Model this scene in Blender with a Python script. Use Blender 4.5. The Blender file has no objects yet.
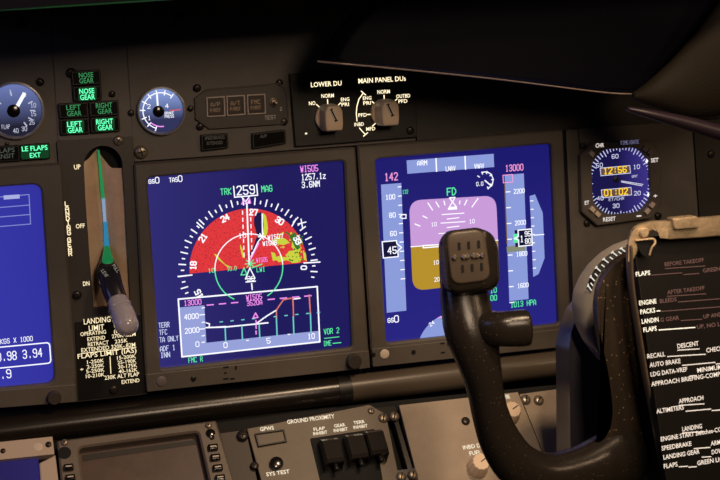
import bpy, bmesh, math, random
from mathutils import Vector, Matrix
random.seed(4)
SC = bpy.context.scene
COL = SC.collection
SC.view_settings.view_transform = 'Standard'
SC.view_settings.look = 'None'
pi = math.pi

# ------------------------------------------------------------------ camera
F = 1300.0
PITCH, YAW, ROLL = -0.15516, -0.27494, -0.04784
CAM = Vector((-0.12769, -1.11066, 0.10868))
_f = Vector((-math.sin(YAW)*math.cos(PITCH), math.cos(YAW)*math.cos(PITCH), math.sin(PITCH)))
_r = Vector((math.cos(YAW), math.sin(YAW), 0))
_u = _r.cross(_f)
RT = _r*math.cos(ROLL) + _u*math.sin(ROLL)
UP = -_r*math.sin(ROLL) + _u*math.cos(ROLL)
cd = bpy.data.cameras.new('camera')
cd.sensor_width = 36; cd.lens = F*36/720; cd.clip_start = 0.02; cd.clip_end = 20
cd.dof.use_dof = True; cd.dof.focus_distance = 1.12; cd.dof.aperture_fstop = 18
cam = bpy.data.objects.new('camera', cd); COL.objects.link(cam)
M = Matrix.Identity(4)
for i in range(3):
    M[i][0] = RT[i]; M[i][1] = UP[i]; M[i][2] = -_f[i]; M[i][3] = CAM[i]
cam.matrix_world = M
SC.camera = cam

class Plane:
    """A flat panel of the cockpit: u runs right, v runs up the panel, h stands off its face."""
    def __init__(s, o, tilt=0.0, turn=0.0):
        s.o = Vector(o)
        R = Matrix.Rotation(turn, 3, 'Z')
        s.U = R @ Vector((1, 0, 0)); s.V = R @ Vector((0, math.sin(tilt), math.cos(tilt)))
        s.N = R @ Vector((0, -math.cos(tilt), math.sin(tilt)))
    def P(s, px, py, h=0.0):
        d = _f + RT*((px-360)/F) + UP*((240-py)/F)
        t = ((s.o + s.N*h - CAM).dot(s.N))/d.dot(s.N)
        return CAM + d*t
    def uv(s, px, py, h=0.0):
        p = s.P(px, py, h) - s.o
        return (p.dot(s.U), p.dot(s.V))
    def W(s, u, v, h=0.0):
        return s.o + s.U*u + s.V*v + s.N*h
    def sc(s, px, py, h=0.0):
        a = s.uv(px-2, py, h); b = s.uv(px+2, py, h); c = s.uv(px, py-2, h); d = s.uv(px, py+2, h)
        return abs(b[0]-a[0])/4, abs(c[1]-d[1])/4
    def rot(s):
        m = Matrix.Identity(3)
        for i in range(3):
            m[i][0] = s.U[i]; m[i][1] = s.V[i]; m[i][2] = s.N[i]
        return m
MP = Plane((0, 0, 0))                       # main instrument panel
LP = Plane(MP.P(360, 408, 0.020), math.radians(40))    # forward aisle stand, tilted back

# ------------------------------------------------------------------ materials
MATS = {}
def mat(name, col, rough=.5, metal=0.0, emit=None, es=0.0, bump=0.0, bscale=400, speck=None, coat=0.0, spec=.5, var=0.0, trans=0.0, sample=False, ior=1.45):
    if name in MATS: return MATS[name]
    m = bpy.data.materials.new(name); m.use_nodes = True
    nt = m.node_tree; b = nt.nodes['Principled BSDF']
    b.inputs['Base Color'].default_value = (*col, 1)
    b.inputs['Roughness'].default_value = rough
    b.inputs['Metallic'].default_value = metal
    b.inputs['Specular IOR Level'].default_value = spec
    b.inputs['Coat Weight'].default_value = coat
    b.inputs['Transmission Weight'].default_value = trans
    b.inputs['IOR'].default_value = ior
    if emit:
        b.inputs['Emission Color'].default_value = (*emit, 1)
        b.inputs['Emission Strength'].default_value = es
    tc = nt.nodes.new('ShaderNodeTexCoord')
    if bump or var:
        n = nt.nodes.new('ShaderNodeTexNoise'); n.inputs['Scale'].default_value = bscale; n.inputs['Detail'].default_value = 4
        nt.links.new(tc.outputs['Object'], n.inputs['Vector'])
        if bump:
            bp = nt.nodes.new('ShaderNodeBump'); bp.inputs['Strength'].default_value = bump; bp.inputs['Distance'].default_value = .0005
            nt.links.new(n.outputs['Fac'], bp.inputs['Height']); nt.links.new(bp.outputs['Normal'], b.inputs['Normal'])
    if var:
        n2 = nt.nodes.new('ShaderNodeTexNoise'); n2.inputs['Scale'].default_value = 45; n2.inputs['Detail'].default_value = 8; n2.inputs['Roughness'].default_value=.7
        nt.links.new(tc.outputs['Object'], n2.inputs['Vector'])
        r = nt.nodes.new('ShaderNodeValToRGB')
        r.color_ramp.elements[0].position = .3; r.color_ramp.elements[1].position = .7
        r.color_ramp.elements[0].color = (*[c*(1-var) for c in col], 1); r.color_ramp.elements[1].color = (*[min(1, c*(1+var)) for c in col], 1)
        nt.links.new(n2.outputs['Fac'], r.inputs['Fac'])
        last = r.outputs['Color']
        nt.links.new(last, b.inputs['Base Color'])
    if speck:
        v = nt.nodes.new('ShaderNodeTexVoronoi'); v.inputs['Scale'].default_value = speck[1]
        nt.links.new(tc.outputs['Object'], v.inputs['Vector'])
        r = nt.nodes.new('ShaderNodeValToRGB'); r.color_ramp.elements[0].position = speck[2]; r.color_ramp.elements[1].position = speck[2]+.04
        r.color_ramp.elements[0].color = (*speck[0], 1); r.color_ramp.elements[1].color = (*col, 1)
        nt.links.new(v.outputs['Distance'], r.inputs['Fac']); nt.links.new(r.outputs['Color'], b.inputs['Base Color'])
    if emit and not sample: m.cycles.emission_sampling = 'NONE'
    MATS[name] = m
    return m
def glow(name, col, s=1.0, sample=False):
    return mat(name, (0.0, 0.0, 0.0), .35, emit=col, es=s, sample=sample, spec=.3)

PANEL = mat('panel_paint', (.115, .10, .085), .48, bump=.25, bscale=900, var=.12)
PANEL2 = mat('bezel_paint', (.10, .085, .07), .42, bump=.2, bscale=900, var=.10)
PANELD = mat('panel_dark_shade', (.032, .028, .024), .45, bump=.25, bscale=900)
PANELL = mat('lower_panel_paint', (.34, .27, .20), .5, bump=.3, bscale=900, var=.10)
CDUP = mat('cdu_paint', (.145, .115, .09), .45, bump=.3, bscale=900, var=.12)
BLACK = mat('black_plastic', (.010, .009, .008), .4)
BLACKG = mat('black_gloss', (.008, .007, .007), .16, coat=.4)
VOID = mat('dark_recess', (.004, .004, .004), .8)
SCREW = mat('screw_steel', (.28, .235, .18), .34, metal=.6)
SCREWD = mat('screw_dark', (.05, .04, .035), .35, metal=.7)
STEEL = mat('bright_steel', (.55, .47, .38), .3, metal=1.0)
KNOB = mat('knob_plastic', (.80, .61, .43), .38, bump=.1)
KEY = mat('key_plastic', (.70, .57, .45), .4)
TAN = mat('tan_brush', (.66, .46, .31), .42, bump=.5, bscale=300, var=.15)
RAILM = mat('rail_shaded', (.013, .010, .008), .25, bump=.05)
VINYL = mat('dark_vinyl', (.0022, .0020, .0060), .7, spec=.12, bump=.4, bscale=600)
VINYLB = mat('tan_vinyl', (.014, .011, .007), .65, spec=.2, bump=.4, bscale=500)
YOKE = mat('yoke_paint', (.019, .015, .012), .24, bump=.25, bscale=700, speck=((.20, .15, .09), 330, .07))
YPAD = mat('yoke_pad', (.085, .064, .047), .36, bump=.15, bscale=800)
HUBM = mat('hub_paint', (.040, .028, .019), .38, bump=.25, bscale=600, speck=((.35, .24, .13), 300, .13))
DOMEM = mat('column_grey', (.30, .275, .25), .36, bump=.08)
COLM = mat('column_dark', (.06, .056, .070), .33, bump=.15)
BRUSH = mat('worn_metal', (.52, .40, .26), .42, metal=.35, bump=.9, bscale=350, var=.45)
CARDM = mat('card_black', (.006, .005, .005), .42)
WARM = glow('warm_legend', (1.0, .85, .55), 1.5)
WARMD = glow('warm_legend_dim', (.42, .30, .20), .5)
CARDT = glow('card_text', (1.0, .82, .66), 1.1)
CARDTB = glow('card_text_bright', (1.0, .88, .66), 1.5)
CARDD = glow('card_text_dim', (.42, .20, .15), .45)
W = glow('symbol_white', (.92, .93, 1.0), 1.15)
LW = glow('symbol_lilac', (.60, .66, .98), .85)
MG = glow('symbol_magenta', (.95, .30, .92), 1.0)
GR = glow('symbol_green', (.12, .90, .38), .95)
CY = glow('symbol_cyan', (.20, .75, .72), .85)
RD = glow('symbol_red', (.95, .10, .12), .9)
YE = glow('symbol_yellow', (.66, .72, .06), .9)
PALE = glow('tape_blue', (.29, .37, .79), .9, True)
PALE2 = glow('vsd_grey', (.33, .38, .74), .95, True)
LILAC = glow('sky_lilac', (.62, .35, .74), .95, True)
MUST = glow('ground_mustard', (.52, .31, .028), .9, True)
HATCH = glow('hatch_olive', (.30, .33, .22), .8)
GLEG = glow('legend_green', (.12, 1.0, .45), 1.5)
GLEGD = glow('legend_green_dim', (.06, .46, .16), .55)
AMB = glow('lcd_amber', (1.0, .62, .02), 1.15)

def screen_mat(name, c1, c2, ax=0, x0=0., x1=1.):
    m = bpy.data.materials.new(name); m.use_nodes = True; nt = m.node_tree; b = nt.nodes['Principled BSDF']
    b.inputs['Base Color'].default_value = (.006, .006, .012, 1); b.inputs['Roughness'].default_value = .22
    b.inputs['Emission Strength'].default_value = 1.0; b.inputs['Specular IOR Level'].default_value = .35
    tc = nt.nodes.new('ShaderNodeTexCoord'); sp = nt.nodes.new('ShaderNodeSeparateXYZ'); mr = nt.nodes.new('ShaderNodeMapRange')
    mr.inputs['From Min'].default_value = x0; mr.inputs['From Max'].default_value = x1
    mx = nt.nodes.new('ShaderNodeValToRGB'); mx.color_ramp.elements[0].color = (*c1, 1); mx.color_ramp.elements[1].color = (*c2, 1)
    nt.links.new(tc.outputs['Generated'], sp.inputs[0]); nt.links.new(sp.outputs[ax], mr.inputs['Value'])
    nt.links.new(mr.outputs[0], mx.inputs['Fac']); nt.links.new(mx.outputs['Color'], b.inputs['Emission Color'])
    return m
SCR_L = screen_mat('screen_left', (.050, .052, .46), (.030, .030, .34), 0)
SCR_C = screen_mat('screen_centre', (.028, .024, .17), (.011, .009, .105), 0, 0, .6)
SCR_R = screen_mat('screen_right', (.010, .009, .15), (.018, .016, .22), 2, 1, 0)
def red_mat():
    m = bpy.data.materials.new('weather_red'); m.use_nodes = True; nt = m.node_tree; b = nt.nodes['Principled BSDF']
    b.inputs['Base Color'].default_value = (0, 0, 0, 1); b.inputs['Emission Strength'].default_value = .95
    tc = nt.nodes.new('ShaderNodeTexCoord'); n = nt.nodes.new('ShaderNodeTexNoise'); n.inputs['Scale'].default_value = 760; n.inputs['Detail'].default_value = 1
    r = nt.nodes.new('ShaderNodeValToRGB'); e = r.color_ramp.elements
    e[0].position = .34; e[0].color = (.28, .015, .02, 1); e[1].position = .42; e[1].color = (.80, .035, .045, 1)
    nt.links.new(tc.outputs['Object'], n.inputs['Vector']); nt.links.new(n.outputs['Fac'], r.inputs['Fac']); nt.links.new(r.outputs['Color'], b.inputs['Emission Color'])
    return m
REDM = red_mat()
def dial_mat(name, c):
    m = mat(name, (.05, .06, .12), .3, emit=c, es=.55, sample=True); return m
DIAL = screen_mat('dial_blue', (.012, .012, .030), (.17, .22, .52), 2, .2, 1.1)  # light from the top edge of the gauge faces painted as a glow ramp
DIAL2 = screen_mat('dial_blue_small', (.025, .030, .10), (.30, .42, .85), 2, .3, 1.1)
CLKF = screen_mat('clock_face', (.009, .007, .065), (.055, .038, .28), 0, .45, 1.1)

# ------------------------------------------------------------------ mesh builder
def rootloc(o):
    p = Vector((0, 0, 0))
    while o is not None:
        p += o.location; o = o.parent
    return p
class MB:
    def __init__(s): s.v = []; s.f = []
    def face(s, pts):
        n = len(s.v); s.v += [Vector(p) for p in pts]; s.f.append(tuple(range(n, n+len(pts)))); return s
    def grid(s, rings, close=True, capa=False, capb=False):
        n = len(s.v); k = len(rings[0])
        for r in rings: s.v += [Vector(p) for p in r]
        for i in range(len(rings)-1):
            for j in range(k if close else k-1):
                a = n+i*k+j; b = n+i*k+(j+1) % k; s.f.append((a, b, b+k, a+k))
        if capa: s.f.append(tuple(reversed(range(n, n+k))))
        if capb: s.f.append(tuple(range(n+(len(rings)-1)*k, n+len(rings)*k)))
        return s
    def build(s, name, m, parent=None, smooth=False, angle=40):
        me = bpy.data.meshes.new(name); o = bpy.data.objects.new(name, me)
        off = rootloc(parent) if parent else Vector((0, 0, 0))
        me.from_pydata([tuple(p-off) for p in s.v], [], s.f); me.update()
        bm = bmesh.new(); bm.from_mesh(me); bmesh.ops.remove_doubles(bm, verts=bm.verts, dist=1e-7) if smooth else None
        if smooth: bmesh.ops.recalc_face_normals(bm, faces=bm.faces)
        bm.to_mesh(me); bm.free()
        me.materials.append(m)
        COL.objects.link(o); o.parent = parent
        if smooth:
            me.shade_smooth()
            try: me.set_sharp_from_angle(angle=math.radians(angle))
            except Exception: pass
        return o

def ccw(poly):
    a = sum(poly[i][0]*poly[(i+1) % len(poly)][1]-poly[(i+1) % len(poly)][0]*poly[i][1] for i in range(len(poly)))
    return poly if a > 0 else poly[::-1]
def rounded(poly, r, n=5):
    poly = ccw(list(poly)); out = []; L = len(poly)
    rr = r if isinstance(r, (list, tuple)) else [r]*L
    for i in range(L):
        p0 = Vector(poly[i-1]); p = Vector(poly[i]); p1 = Vector(poly[(i+1) % L])
        a = (p0-p); b = (p1-p); q = min(rr[i], a.length*.49, b.length*.49)
        s = p+a.normalized()*q; e = p+b.normalized()*q
        for k in range(n+1):
            t = k/n; out.append(tuple(s*(1-t)**2*1.0+p*2*t*(1-t)+e*t*t))
    return out
def inset(poly, d):
    out = []; L = len(poly)
    for i in range(L):
        p0 = Vector(poly[i-1]); p = Vector(poly[i]); p1 = Vector(poly[(i+1) % L])
        a = p-p0; b = p1-p
        if a.length < 1e-9 or b.length < 1e-9: out.append(tuple(p)); continue
        na = Vector((-a.y, a.x)).normalized(); nb = Vector((-b.y, b.x)).normalized()
        m = na+nb
        m = m/max(.35, m.length_squared/2) if m.length > 1e-6 else na
        out.append(tuple(p+m*d))
    return out
def prism(mb, pl, poly, h0, h1, bev=0.0, steps=2):
    poly = ccw(list(poly)); rings = [[pl.W(u, v, h0) for u, v in poly]]
    sg = 1 if h1 > h0 else -1
    if bev:
        for k in range(steps+1):
            t = k/steps*pi/2
            rings.append([pl.W(u, v, h1-sg*bev*(1-math.sin(t))) for u, v in inset(poly, bev*(1-math.cos(t)))])
    else: rings.append([pl.W(u, v, h1) for u, v in poly])
    mb.grid(rings, capb=True); return mb
def ringp(mb, pl, outer, inner, h0, h1, h2, bev=0.0008):
    """frame: outer wall h0..h1, face, inner wall h1..h2"""
    outer = ccw(outer); inner = ccw(inner)
    R = [[pl.W(u, v, h0) for u, v in outer], [pl.W(u, v, h1-bev) for u, v in outer], [pl.W(u, v, h1) for u, v in inset(outer, bev)],
         [pl.W(u, v, h1) for u, v in inset(inner, -bev)], [pl.W(u, v, h1-bev) for u, v in inner], [pl.W(u, v, h2) for u, v in inner]]
    return mb.grid(R)
def loft(mb, pl, back, hb, front, hf, steps=7, r=.004, cap=True):
    """rounded body: back outline (photo pixels at depth hb) swelling to a front outline at hf"""
    A = rounded(UVs(pl, back, hb), r, 4); B = rounded(UVs(pl, front, hf), r, 4)
    R = []
    for k in range(steps+1):
        a = k/steps*pi/2; t = 1-math.cos(a); g = math.sin(a)
        R.append([pl.W(x0+(x1-x0)*t, y0+(y1-y0)*t, hb+(hf-hb)*g) for (x0, y0), (x1, y1) in zip(A, B)])
    mb.grid(R)
    if cap:
        bm = bmesh.new(); vs = [bm.verts.new(p) for p in R[-1]]; f = bm.faces.new(vs); bmesh.ops.triangulate(bm, faces=[f])
        for f in bm.faces: mb.face([v.co.copy() for v in f.verts])
        bm.free()
    return mb
def flat(mb, pl, poly, h): return mb.face([pl.W(u, v, h) for u, v in ccw(list(poly))])
def circ(c, r, n=32, a0=0, a1=2*pi):
    k = n if a1-a0 >= 2*pi-1e-6 else n+1
    return [(c[0]+r*math.cos(a0+(a1-a0)*i/n), c[1]+r*math.sin(a0+(a1-a0)*i/n)) for i in range(k)]
def lathe(mb, pl, c, prof, n=28, cap=True):
    rings = [[pl.W(u, v, h) for u, v in circ(c, r, n)] for r, h in prof]
    return mb.grid(rings, capb=cap)
def line(mb, pl, pts, w, h):
    for a, b in zip(pts[:-1], pts[1:]):
        a = Vector(a[:2]); b = Vector(b[:2]); d = b-a
        if d.length < 1e-9: continue
        d.normalize(); n = Vector((-d.y, d.x))*w/2; e = d*w*.35
        mb.face([pl.W(*(a-e-n), h), pl.W(*(b+e-n), h), pl.W(*(b+e+n), h), pl.W(*(a-e+n), h)])
    return mb
def UVs(pl, pts, h=0.0): return [pl.uv(x, y, h) for x, y in pts]
def pxline(mb, pl, pts, wpx, h, close=False):
    q = UVs(pl, pts, h)
    if close: q.append(q[0])
    s = pl.sc(pts[0][0], pts[0][1], h)
    return line(mb, pl, q, wpx*(s[0]+s[1])/2, h)

G = {'A':'00 04 26 44 40|02 42','B':'00 06 36 45 44 33 03|33 42 41 30 00','C':'45 36 16 05 01 10 30 41','D':'00 06 26 44 42 20 00','E':'46 06 00 40|03 33','F':'46 06 00|03 33',
'G':'45 36 16 05 01 10 30 41 43 23','H':'00 06|40 46|03 43','I':'20 26|10 30|16 36','J':'01 10 30 41 46','K':'00 06|46 03 40','L':'06 00 40','M':'00 06 23 46 40','N':'00 06 40 46',
'O':'01 05 16 36 45 41 30 10 01','P':'00 06 36 45 44 33 03','Q':'01 05 16 36 45 41 30 10 01|22 40','R':'00 06 36 45 44 33 03|23 40','S':'45 36 16 05 04 13 33 42 41 30 10 01','T':'06 46|26 20',
'U':'06 01 10 30 41 46','V':'06 20 46','W':'06 10 24 30 46','X':'00 46|06 40','Y':'06 23 46|23 20','Z':'06 46 00 40',
'0':'01 05 16 36 45 41 30 10 01','1':'15 26 20|10 30','2':'05 16 36 45 44 00 40','3':'05 16 36 45 44 33 42 41 30 10 01|13 33','4':'30 36 02 42','5':'46 06 03 33 42 41 30 10 01',
'6':'45 36 16 05 01 10 30 41 42 33 03','7':'06 46 20','8':'13 04 05 16 36 45 44 33 42 41 30 10 01 02 13 33','9':'01 10 30 41 45 36 16 05 04 13 43','.':'20 21','-':'03 43','+':'03 43|21 25',
'/':'00 46',':':'21 22|24 25','x':'00 44|04 40','z':'04 44 00 40','s':'44 14 03 12 32 41 30 00','i':'20 24|25 26','t':'26 21 30|14 34','c':'43 34 14 03 01 10 30 41','h':'00 06|03 14 34 43 40','e':'02 42 43 34 14 03 01 10 30','w':'04 10 23 30 44','_':'00 40','*':'03 23 25 21 23 43|','(':'36 15 11 30',')':'16 35 31 10','!':'20 21|23 26'}
def text(mb, pl, s, px, py, hp, wp, h, wt=.9, ang=0.0, centre=False, bold=0, vert=False):
    """engrave a string; (px,py) baseline start, hp cap height and wp total width in photo pixels; lies in the panel plane"""
    u0, v0 = pl.uv(px, py, h); su, sv = pl.sc(px, py, h)
    H = hp*sv; n = len(s)
    if vert:
        cw = wp*su; k = cw/4.0; kv = H/6.0
        for i, ch in enumerate(s):
            for st in G.get(ch, '').split('|'):
                pts = [(u0+int(q[0])*k, v0-i*H*1.16+int(q[1])*kv) for q in st.split()]
                line(mb, pl, pts, wt*su, h)
        return mb
    wt = wt*.74
    adv = wp*su/(n*5.8-1.8)*5.8 if n else 0
    k = adv/5.8; kv = H/6.0; wt = min(wt, 1.25*k/su, 1.25*kv/su); ca, sa = math.cos(ang), math.sin(ang)
    ox = -(n*adv-k*1.8)/2 if centre else 0; oy = -H/2 if centre else 0
    for i, ch in enumerate(s):
        for st in G.get(ch, '').split('|'):
            if not st: continue
            pts = []
            for q in st.split():
                x = ox+i*adv+int(q[0])*k; y = oy+int(q[1])*kv
                pts.append((u0+x*ca-y*sa, v0+x*sa+y*ca))
            line(mb, pl, pts, wt*su, h)
    return mb

_GL = {}
def _glyphs(st, off):
    if (st, off) not in _GL:
        cu = bpy.data.curves.new('lettering', 'FONT'); cu.body = st; cu.size = 1.0; cu.offset = off; cu.resolution_u = 2
        o = bpy.data.objects.new('lettering', cu); COL.objects.link(o)
        dg = bpy.context.evaluated_depsgraph_get(); me_ = bpy.data.meshes.new_from_object(o.evaluated_get(dg))
        _GL[(st, off)] = ([tuple(v.co[:2]) for v in me_.vertices], [tuple(p.vertices) for p in me_.polygons])
        bpy.data.objects.remove(o); bpy.data.curves.remove(cu); bpy.data.meshes.remove(me_)
    return _GL[(st, off)]
def ptext(mb, pl, s, px, py, hp, wp, h, wt=.9, off=.012):
    """printed sans lettering, same placing as text()"""
    V_, F_ = _glyphs(s, off)
    if not V_: return mb
    x0 = min(v[0] for v in V_); x1 = max(v[0] for v in V_)
    u0, v0 = pl.uv(px, py, h); su, sv = pl.sc(px, py, h); kx = wp*su/(x1-x0); ky = hp*sv/.729
    for f in F_: mb.face([pl.W(u0+(V_[i][0]-x0)*kx, v0+V_[i][1]*ky, h) for i in f])
    return mb

# ------------------------------------------------------------------ object helpers
def thing(name, label, cat, loc=(0, 0, 0), group=None, kind=None):
    o = bpy.data.objects.new(name, None); COL.objects.link(o); o.empty_display_size = .02
    o.location = loc; o['label'] = label; o['category'] = cat
    if group: o['group'] = group
    o['kind'] = kind or 'thing'
    return o
def tag(o, label, cat, group=None, kind=None):
    o['label'] = label; o['category'] = cat
    if group: o['group'] = group
    if kind: o['kind'] = kind
    return o
# one screw mesh per kind, shared by its copies
def screw_mesh(name, m, slot):
    pl = Plane((0, 0, 0)); pl.U = Vector((1, 0, 0)); pl.V = Vector((0, 1, 0)); pl.N = Vector((0, 0, 1))
    mb = MB(); lathe(mb, pl, (0, 0), [(1, 0), (1, .25), (.85, .5), (.55, .62)], 20)
    o = mb.build(name, m, None, True, 50); me = o.data; bpy.data.objects.remove(o)
    s = MB()
    if slot: line(s, pl, [(-.6, 0), (.6, 0)], .26, .64)
    else: line(s, pl, [(-.5, 0), (.5, 0)], .22, .64); line(s, pl, [(0, -.5), (0, .5)], .22, .645)
    q = s.build(name+'_slot', VOID); ms = q.data; bpy.data.objects.remove(q)
    return me, ms
SCM = {'cross': screw_mesh('screw', SCREW, False), 'slot': screw_mesh('fastener', SCREW, True), 'dark': screw_mesh('dark_screw', SCREWD, False)}
def screw(pl, px, py, rp, parent, h=0.0, kind='cross', rot=None):
    me, ms = SCM[kind]; su, sv = pl.sc(px, py, h); r = rp*(su+sv)/2
    o = bpy.data.objects.new('screw' if kind != 'slot' else 'fastener', me); COL.objects.link(o); o.parent = parent
    o.location = pl.P(px, py, h)-rootloc(parent)
    mr = pl.rot() @ Matrix.Rotation(random.uniform(0, pi) if rot is None else rot, 3, 'Z')
    o.rotation_euler = mr.to_euler(); o.scale = (r, r, r)
    s = bpy.data.objects.new('slot', ms); COL.objects.link(s); s.parent = o
    return o

# ------------------------------------------------------------------ cockpit shell
wl = MB(); prism(wl, MP, [(-1.3, -.95), (1.5, -.95), (1.5, 1.0), (-1.3, 1.0)], -.06, -.03)
o = wl.build('wall_front', VOID); o['kind'] = 'structure'

# main panel sheets
PB = MP.P(330, 395, 0)
panel = thing('instrument_panel', 'grey brown cockpit instrument panel sheet that carries the gauges, lights and displays', 'panel', PB)
def sheet(name, pts, h1=0.0, h0=-.012, m=PANEL, parent=panel, bev=.0006, r=.001):
    mb = MB(); prism(mb, MP, rounded(UVs(MP, pts, h1), r, 2), h0, h1, bev); return mb.build(name, m, parent, False)
sheet('panel_sheet', [(-60, -60), (45, -66), (60, 166), (-60, 178)])
sheet('panel_sheet', [(46, -66), (118, -70), (133, 138), (58, 142)])
sheet('panel_sheet', [(119, -70), (400, -90), (416, 141), (134, 162)])
sheet('panel_sheet', [(401, -90), (700, -100), (700, 121), (417, 141)], m=PANELD)  # shade under the hood put into this sheet's darker colour
sheet('panel_sheet', [(566, 128), (578, 127.5), (596, 372), (577, 374)])
sheet('panel_sheet', [(579, 128), (692, 121), (712, 420), (597, 430)])
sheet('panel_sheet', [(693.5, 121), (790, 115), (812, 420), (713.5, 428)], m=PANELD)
for a in [(40, 82, 4.2, 'dark'), (112, 94, 3.4, 'dark'), (71, 73, 5.2, 'dark'), (131, 113, 3.4, 'dark'), (141, 152, 6.8, 'cross'), (21, 23, 6.0, 'dark'), (7, 144, 2.2, 'dark'), (711, 154, 3.6, 'dark'), (583, 146, 3.3, 'dark'), (587, 223, 3.6, 'dark'), (658, 216, 3.6, 'dark'), (178, 17, 5, 'dark')]:
    screw(MP, a[0], a[1], a[2], panel, 0.0005, a[3])

# ------------------------------------------------------------------ round gauges
def gauge(px, py, rp, label, group, face, pointer_to, ring_m):
    c = MP.uv(px, py, .004); s = MP.sc(px, py)[0]*.5+MP.sc(px, py)[1]*.5; r = rp*s
    t = thing('round_gauge', label, 'gauge', MP.W(*c, 0), group)
    mb = MB(); lathe(mb, MP, c, [(r, 0), (r, .004), (r*.985, .0055), (r*.93, .0058), (r*.90, .0045), (r*.89, .001)], 48, cap=False)
    mb.build('bezel', ring_m, t, True, 35)
    mb = MB(); flat(mb, MP, circ(c, r*.90, 48), .0012); mb.build('dial_face', face, t)
    return t, c, r, s
BEZ = mat('gauge_bezel', (.40, .38, .38), .28, metal=.5)
HF = .0016
t, c, r, s = gauge(15, 110.5, 29.5, 'large round flap position gauge with blue lit face, cut by the left edge', None, DIAL, None, BEZ)
mb = MB()
for a, (lx, ly), tx in [(56, (0, 0), ''), (24, (0, 0), ''), (-4, (0, 0), ''), (-33, (0, 0), ''), (-58, (0, 0), ''), (98, (0, 0), ''), (150, (0, 0), '')]:
    aa = math.radians(a); line(mb, MP, [(c[0]+r*.52*math.cos(aa), c[1]+r*.52*math.sin(aa)), (c[0]+r*.66*math.cos(aa), c[1]+r*.66*math.sin(aa))], 1.3*s, HF)
for tx, x, y, w in [('1', 9.5, 94, 2), ('5', 23, 97, 3), ('10', 31, 107.5, 5), ('15', 31, 116, 5), ('25', 29.5, 124.5, 5), ('30', 22, 131, 5), ('40', 13.5, 133, 5)]:
    text(mb, MP, tx, x, y, 4.2, w, HF, .8)
text(mb, MP, 'FLAP', 2, 129, 4, 8, HF, .7)
mb.build('dial_markings', glow('dial_white', (.62, .64, .8), .8), t)
mb = MB(); line(mb, MP, [c, MP.uv(24, 94)], 3.6*s, .0024); mb.build('pointer', W, t)
mb = MB(); lathe(mb, MP, MP.uv(13.5, 111, .003), [(6.6*s, .0012), (6.6*s, .0032), (5.6*s, .0036)], 28); mb.build('pointer_hub', BLACKG, t, True)

t, c, r, s = gauge(161.5, 111, 24.5, 'small round brake pressure gauge with blue lit face beside the green gear lights', None, DIAL2, None, BEZ)
mb = MB(); line(mb, MP, circ(c, r*.74, 30, math.radians(50), math.radians(250)), 1.0*s, HF)
for k in range(9):
    aa = math.radians(50+25*k); line(mb, MP, [(c[0]+r*.66*math.cos(aa), c[1]+r*.66*math.sin(aa)), (c[0]+r*.84*math.cos(aa), c[1]+r*.84*math.sin(aa))], 1.1*s, HF)
for tx, x, y in [('1', 148, 120), ('2', 147.5, 108.5), ('4', 165.5, 108)]: text(mb, MP, tx, x, y, 4, 3, HF, .8)
text(mb, MP, 'BRAKE', 165, 114.6, 2.6, 9, HF, .5); text(mb, MP, 'PRESS', 165, 118, 2.6, 9, HF, .5)
mb.build('dial_markings', W, t)
mb = MB(); line(mb, MP, circ(c, r*.64, 8, math.radians(225), math.radians(275)), 1.2*s, HF); mb.build('red_arc', MG, t)
mb = MB(); line(mb, MP, [MP.uv(170, 110.5), MP.uv(180, 109.5)], .9*s, HF); mb.build('red_mark', RD, t)
mb = MB(); line(mb, MP, [MP.uv(158, 110, .002), MP.uv(157, 95.5, .002)], 1.8*s, .0024); mb.build('pointer', W, t)
mb = MB(); lathe(mb, MP, MP.uv(158.5, 111.5, .003), [(5.8*s, .0012), (5.8*s, .003), (5*s, .0034)], 28); mb.build('pointer_hub', BLACKG, t, True)

# ------------------------------------------------------------------ annunciator lights
def annun(rect, rows, label, m, hot, group=None, fr=BLACK):
    q = UVs(MP, rect, .005); cx = sum(p[0] for p in rect)/4; cy = sum(p[1] for p in rect)/4
    t = thing('annunciator_light', label, 'indicator light', MP.P(cx, cy, 0), group)
    mb = MB(); prism(mb, MP, rounded(q, .0008, 2), 0, .005, .0006); mb.build('housing', fr, t)
    mb = MB(); prism(mb, MP, inset(ccw(q), .0013), .005, .0053); mb.build('lens', BLACKG, t)
    mb = MB()
    for tx, x, y, hp, w in rows: ptext(mb, MP, tx, x, y, hp, w, .0055, 1.25 if hot else .75)
    if hot:
        mb.build('lit_legend', m, t)
    else: mb.build('dim_legend', m, t)
    if hot:
        g = MB(); x0 = min(a[1] for a in rows)-1.2; x1 = max(a[1]+a[4] for a in rows)+1.2; y0 = min(a[2]-a[3] for a in rows)-1; y1 = max(a[2] for a in rows)+1.2
        flat(g, MP, rounded(UVs(MP, [(x0, y0), (x1, y0-1), (x1, y1-1), (x0, y1)], .0054), .002, 3), .0054); g.build('backlit_patch', glow('legend_halo', (.0, .07, .02), .6), t)
    return t
annun([(71, 71), (100.5, 69.2), (101.5, 84), (72.5, 85.8)], [('NOSE', 79, 77.8, 5.2, 14.5), ('GEAR', 79.5, 83.4, 5.2, 14.5)], 'dim green nose gear light, topmost of the gear light cluster', GLEGD, False)
annun([(72.6, 86.6), (101.5, 84.8), (102.5, 99.5), (73.8, 101.3)], [('NOSE', 79.5, 94, 5.4, 15), ('GEAR', 80.3, 100, 5.4, 15)], 'bright green nose gear light, second from the top of the cluster', GLEG, True)
annun([(58.3, 103.6), (88, 101.8), (89, 117), (59.5, 118.6)], [('LEFT', 66.5, 110.2, 5.2, 14.5), ('GEAR', 67.2, 116.2, 5.2, 14.5)], 'dim green left gear light, upper left in the gear light cluster', GLEGD, False)
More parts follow.
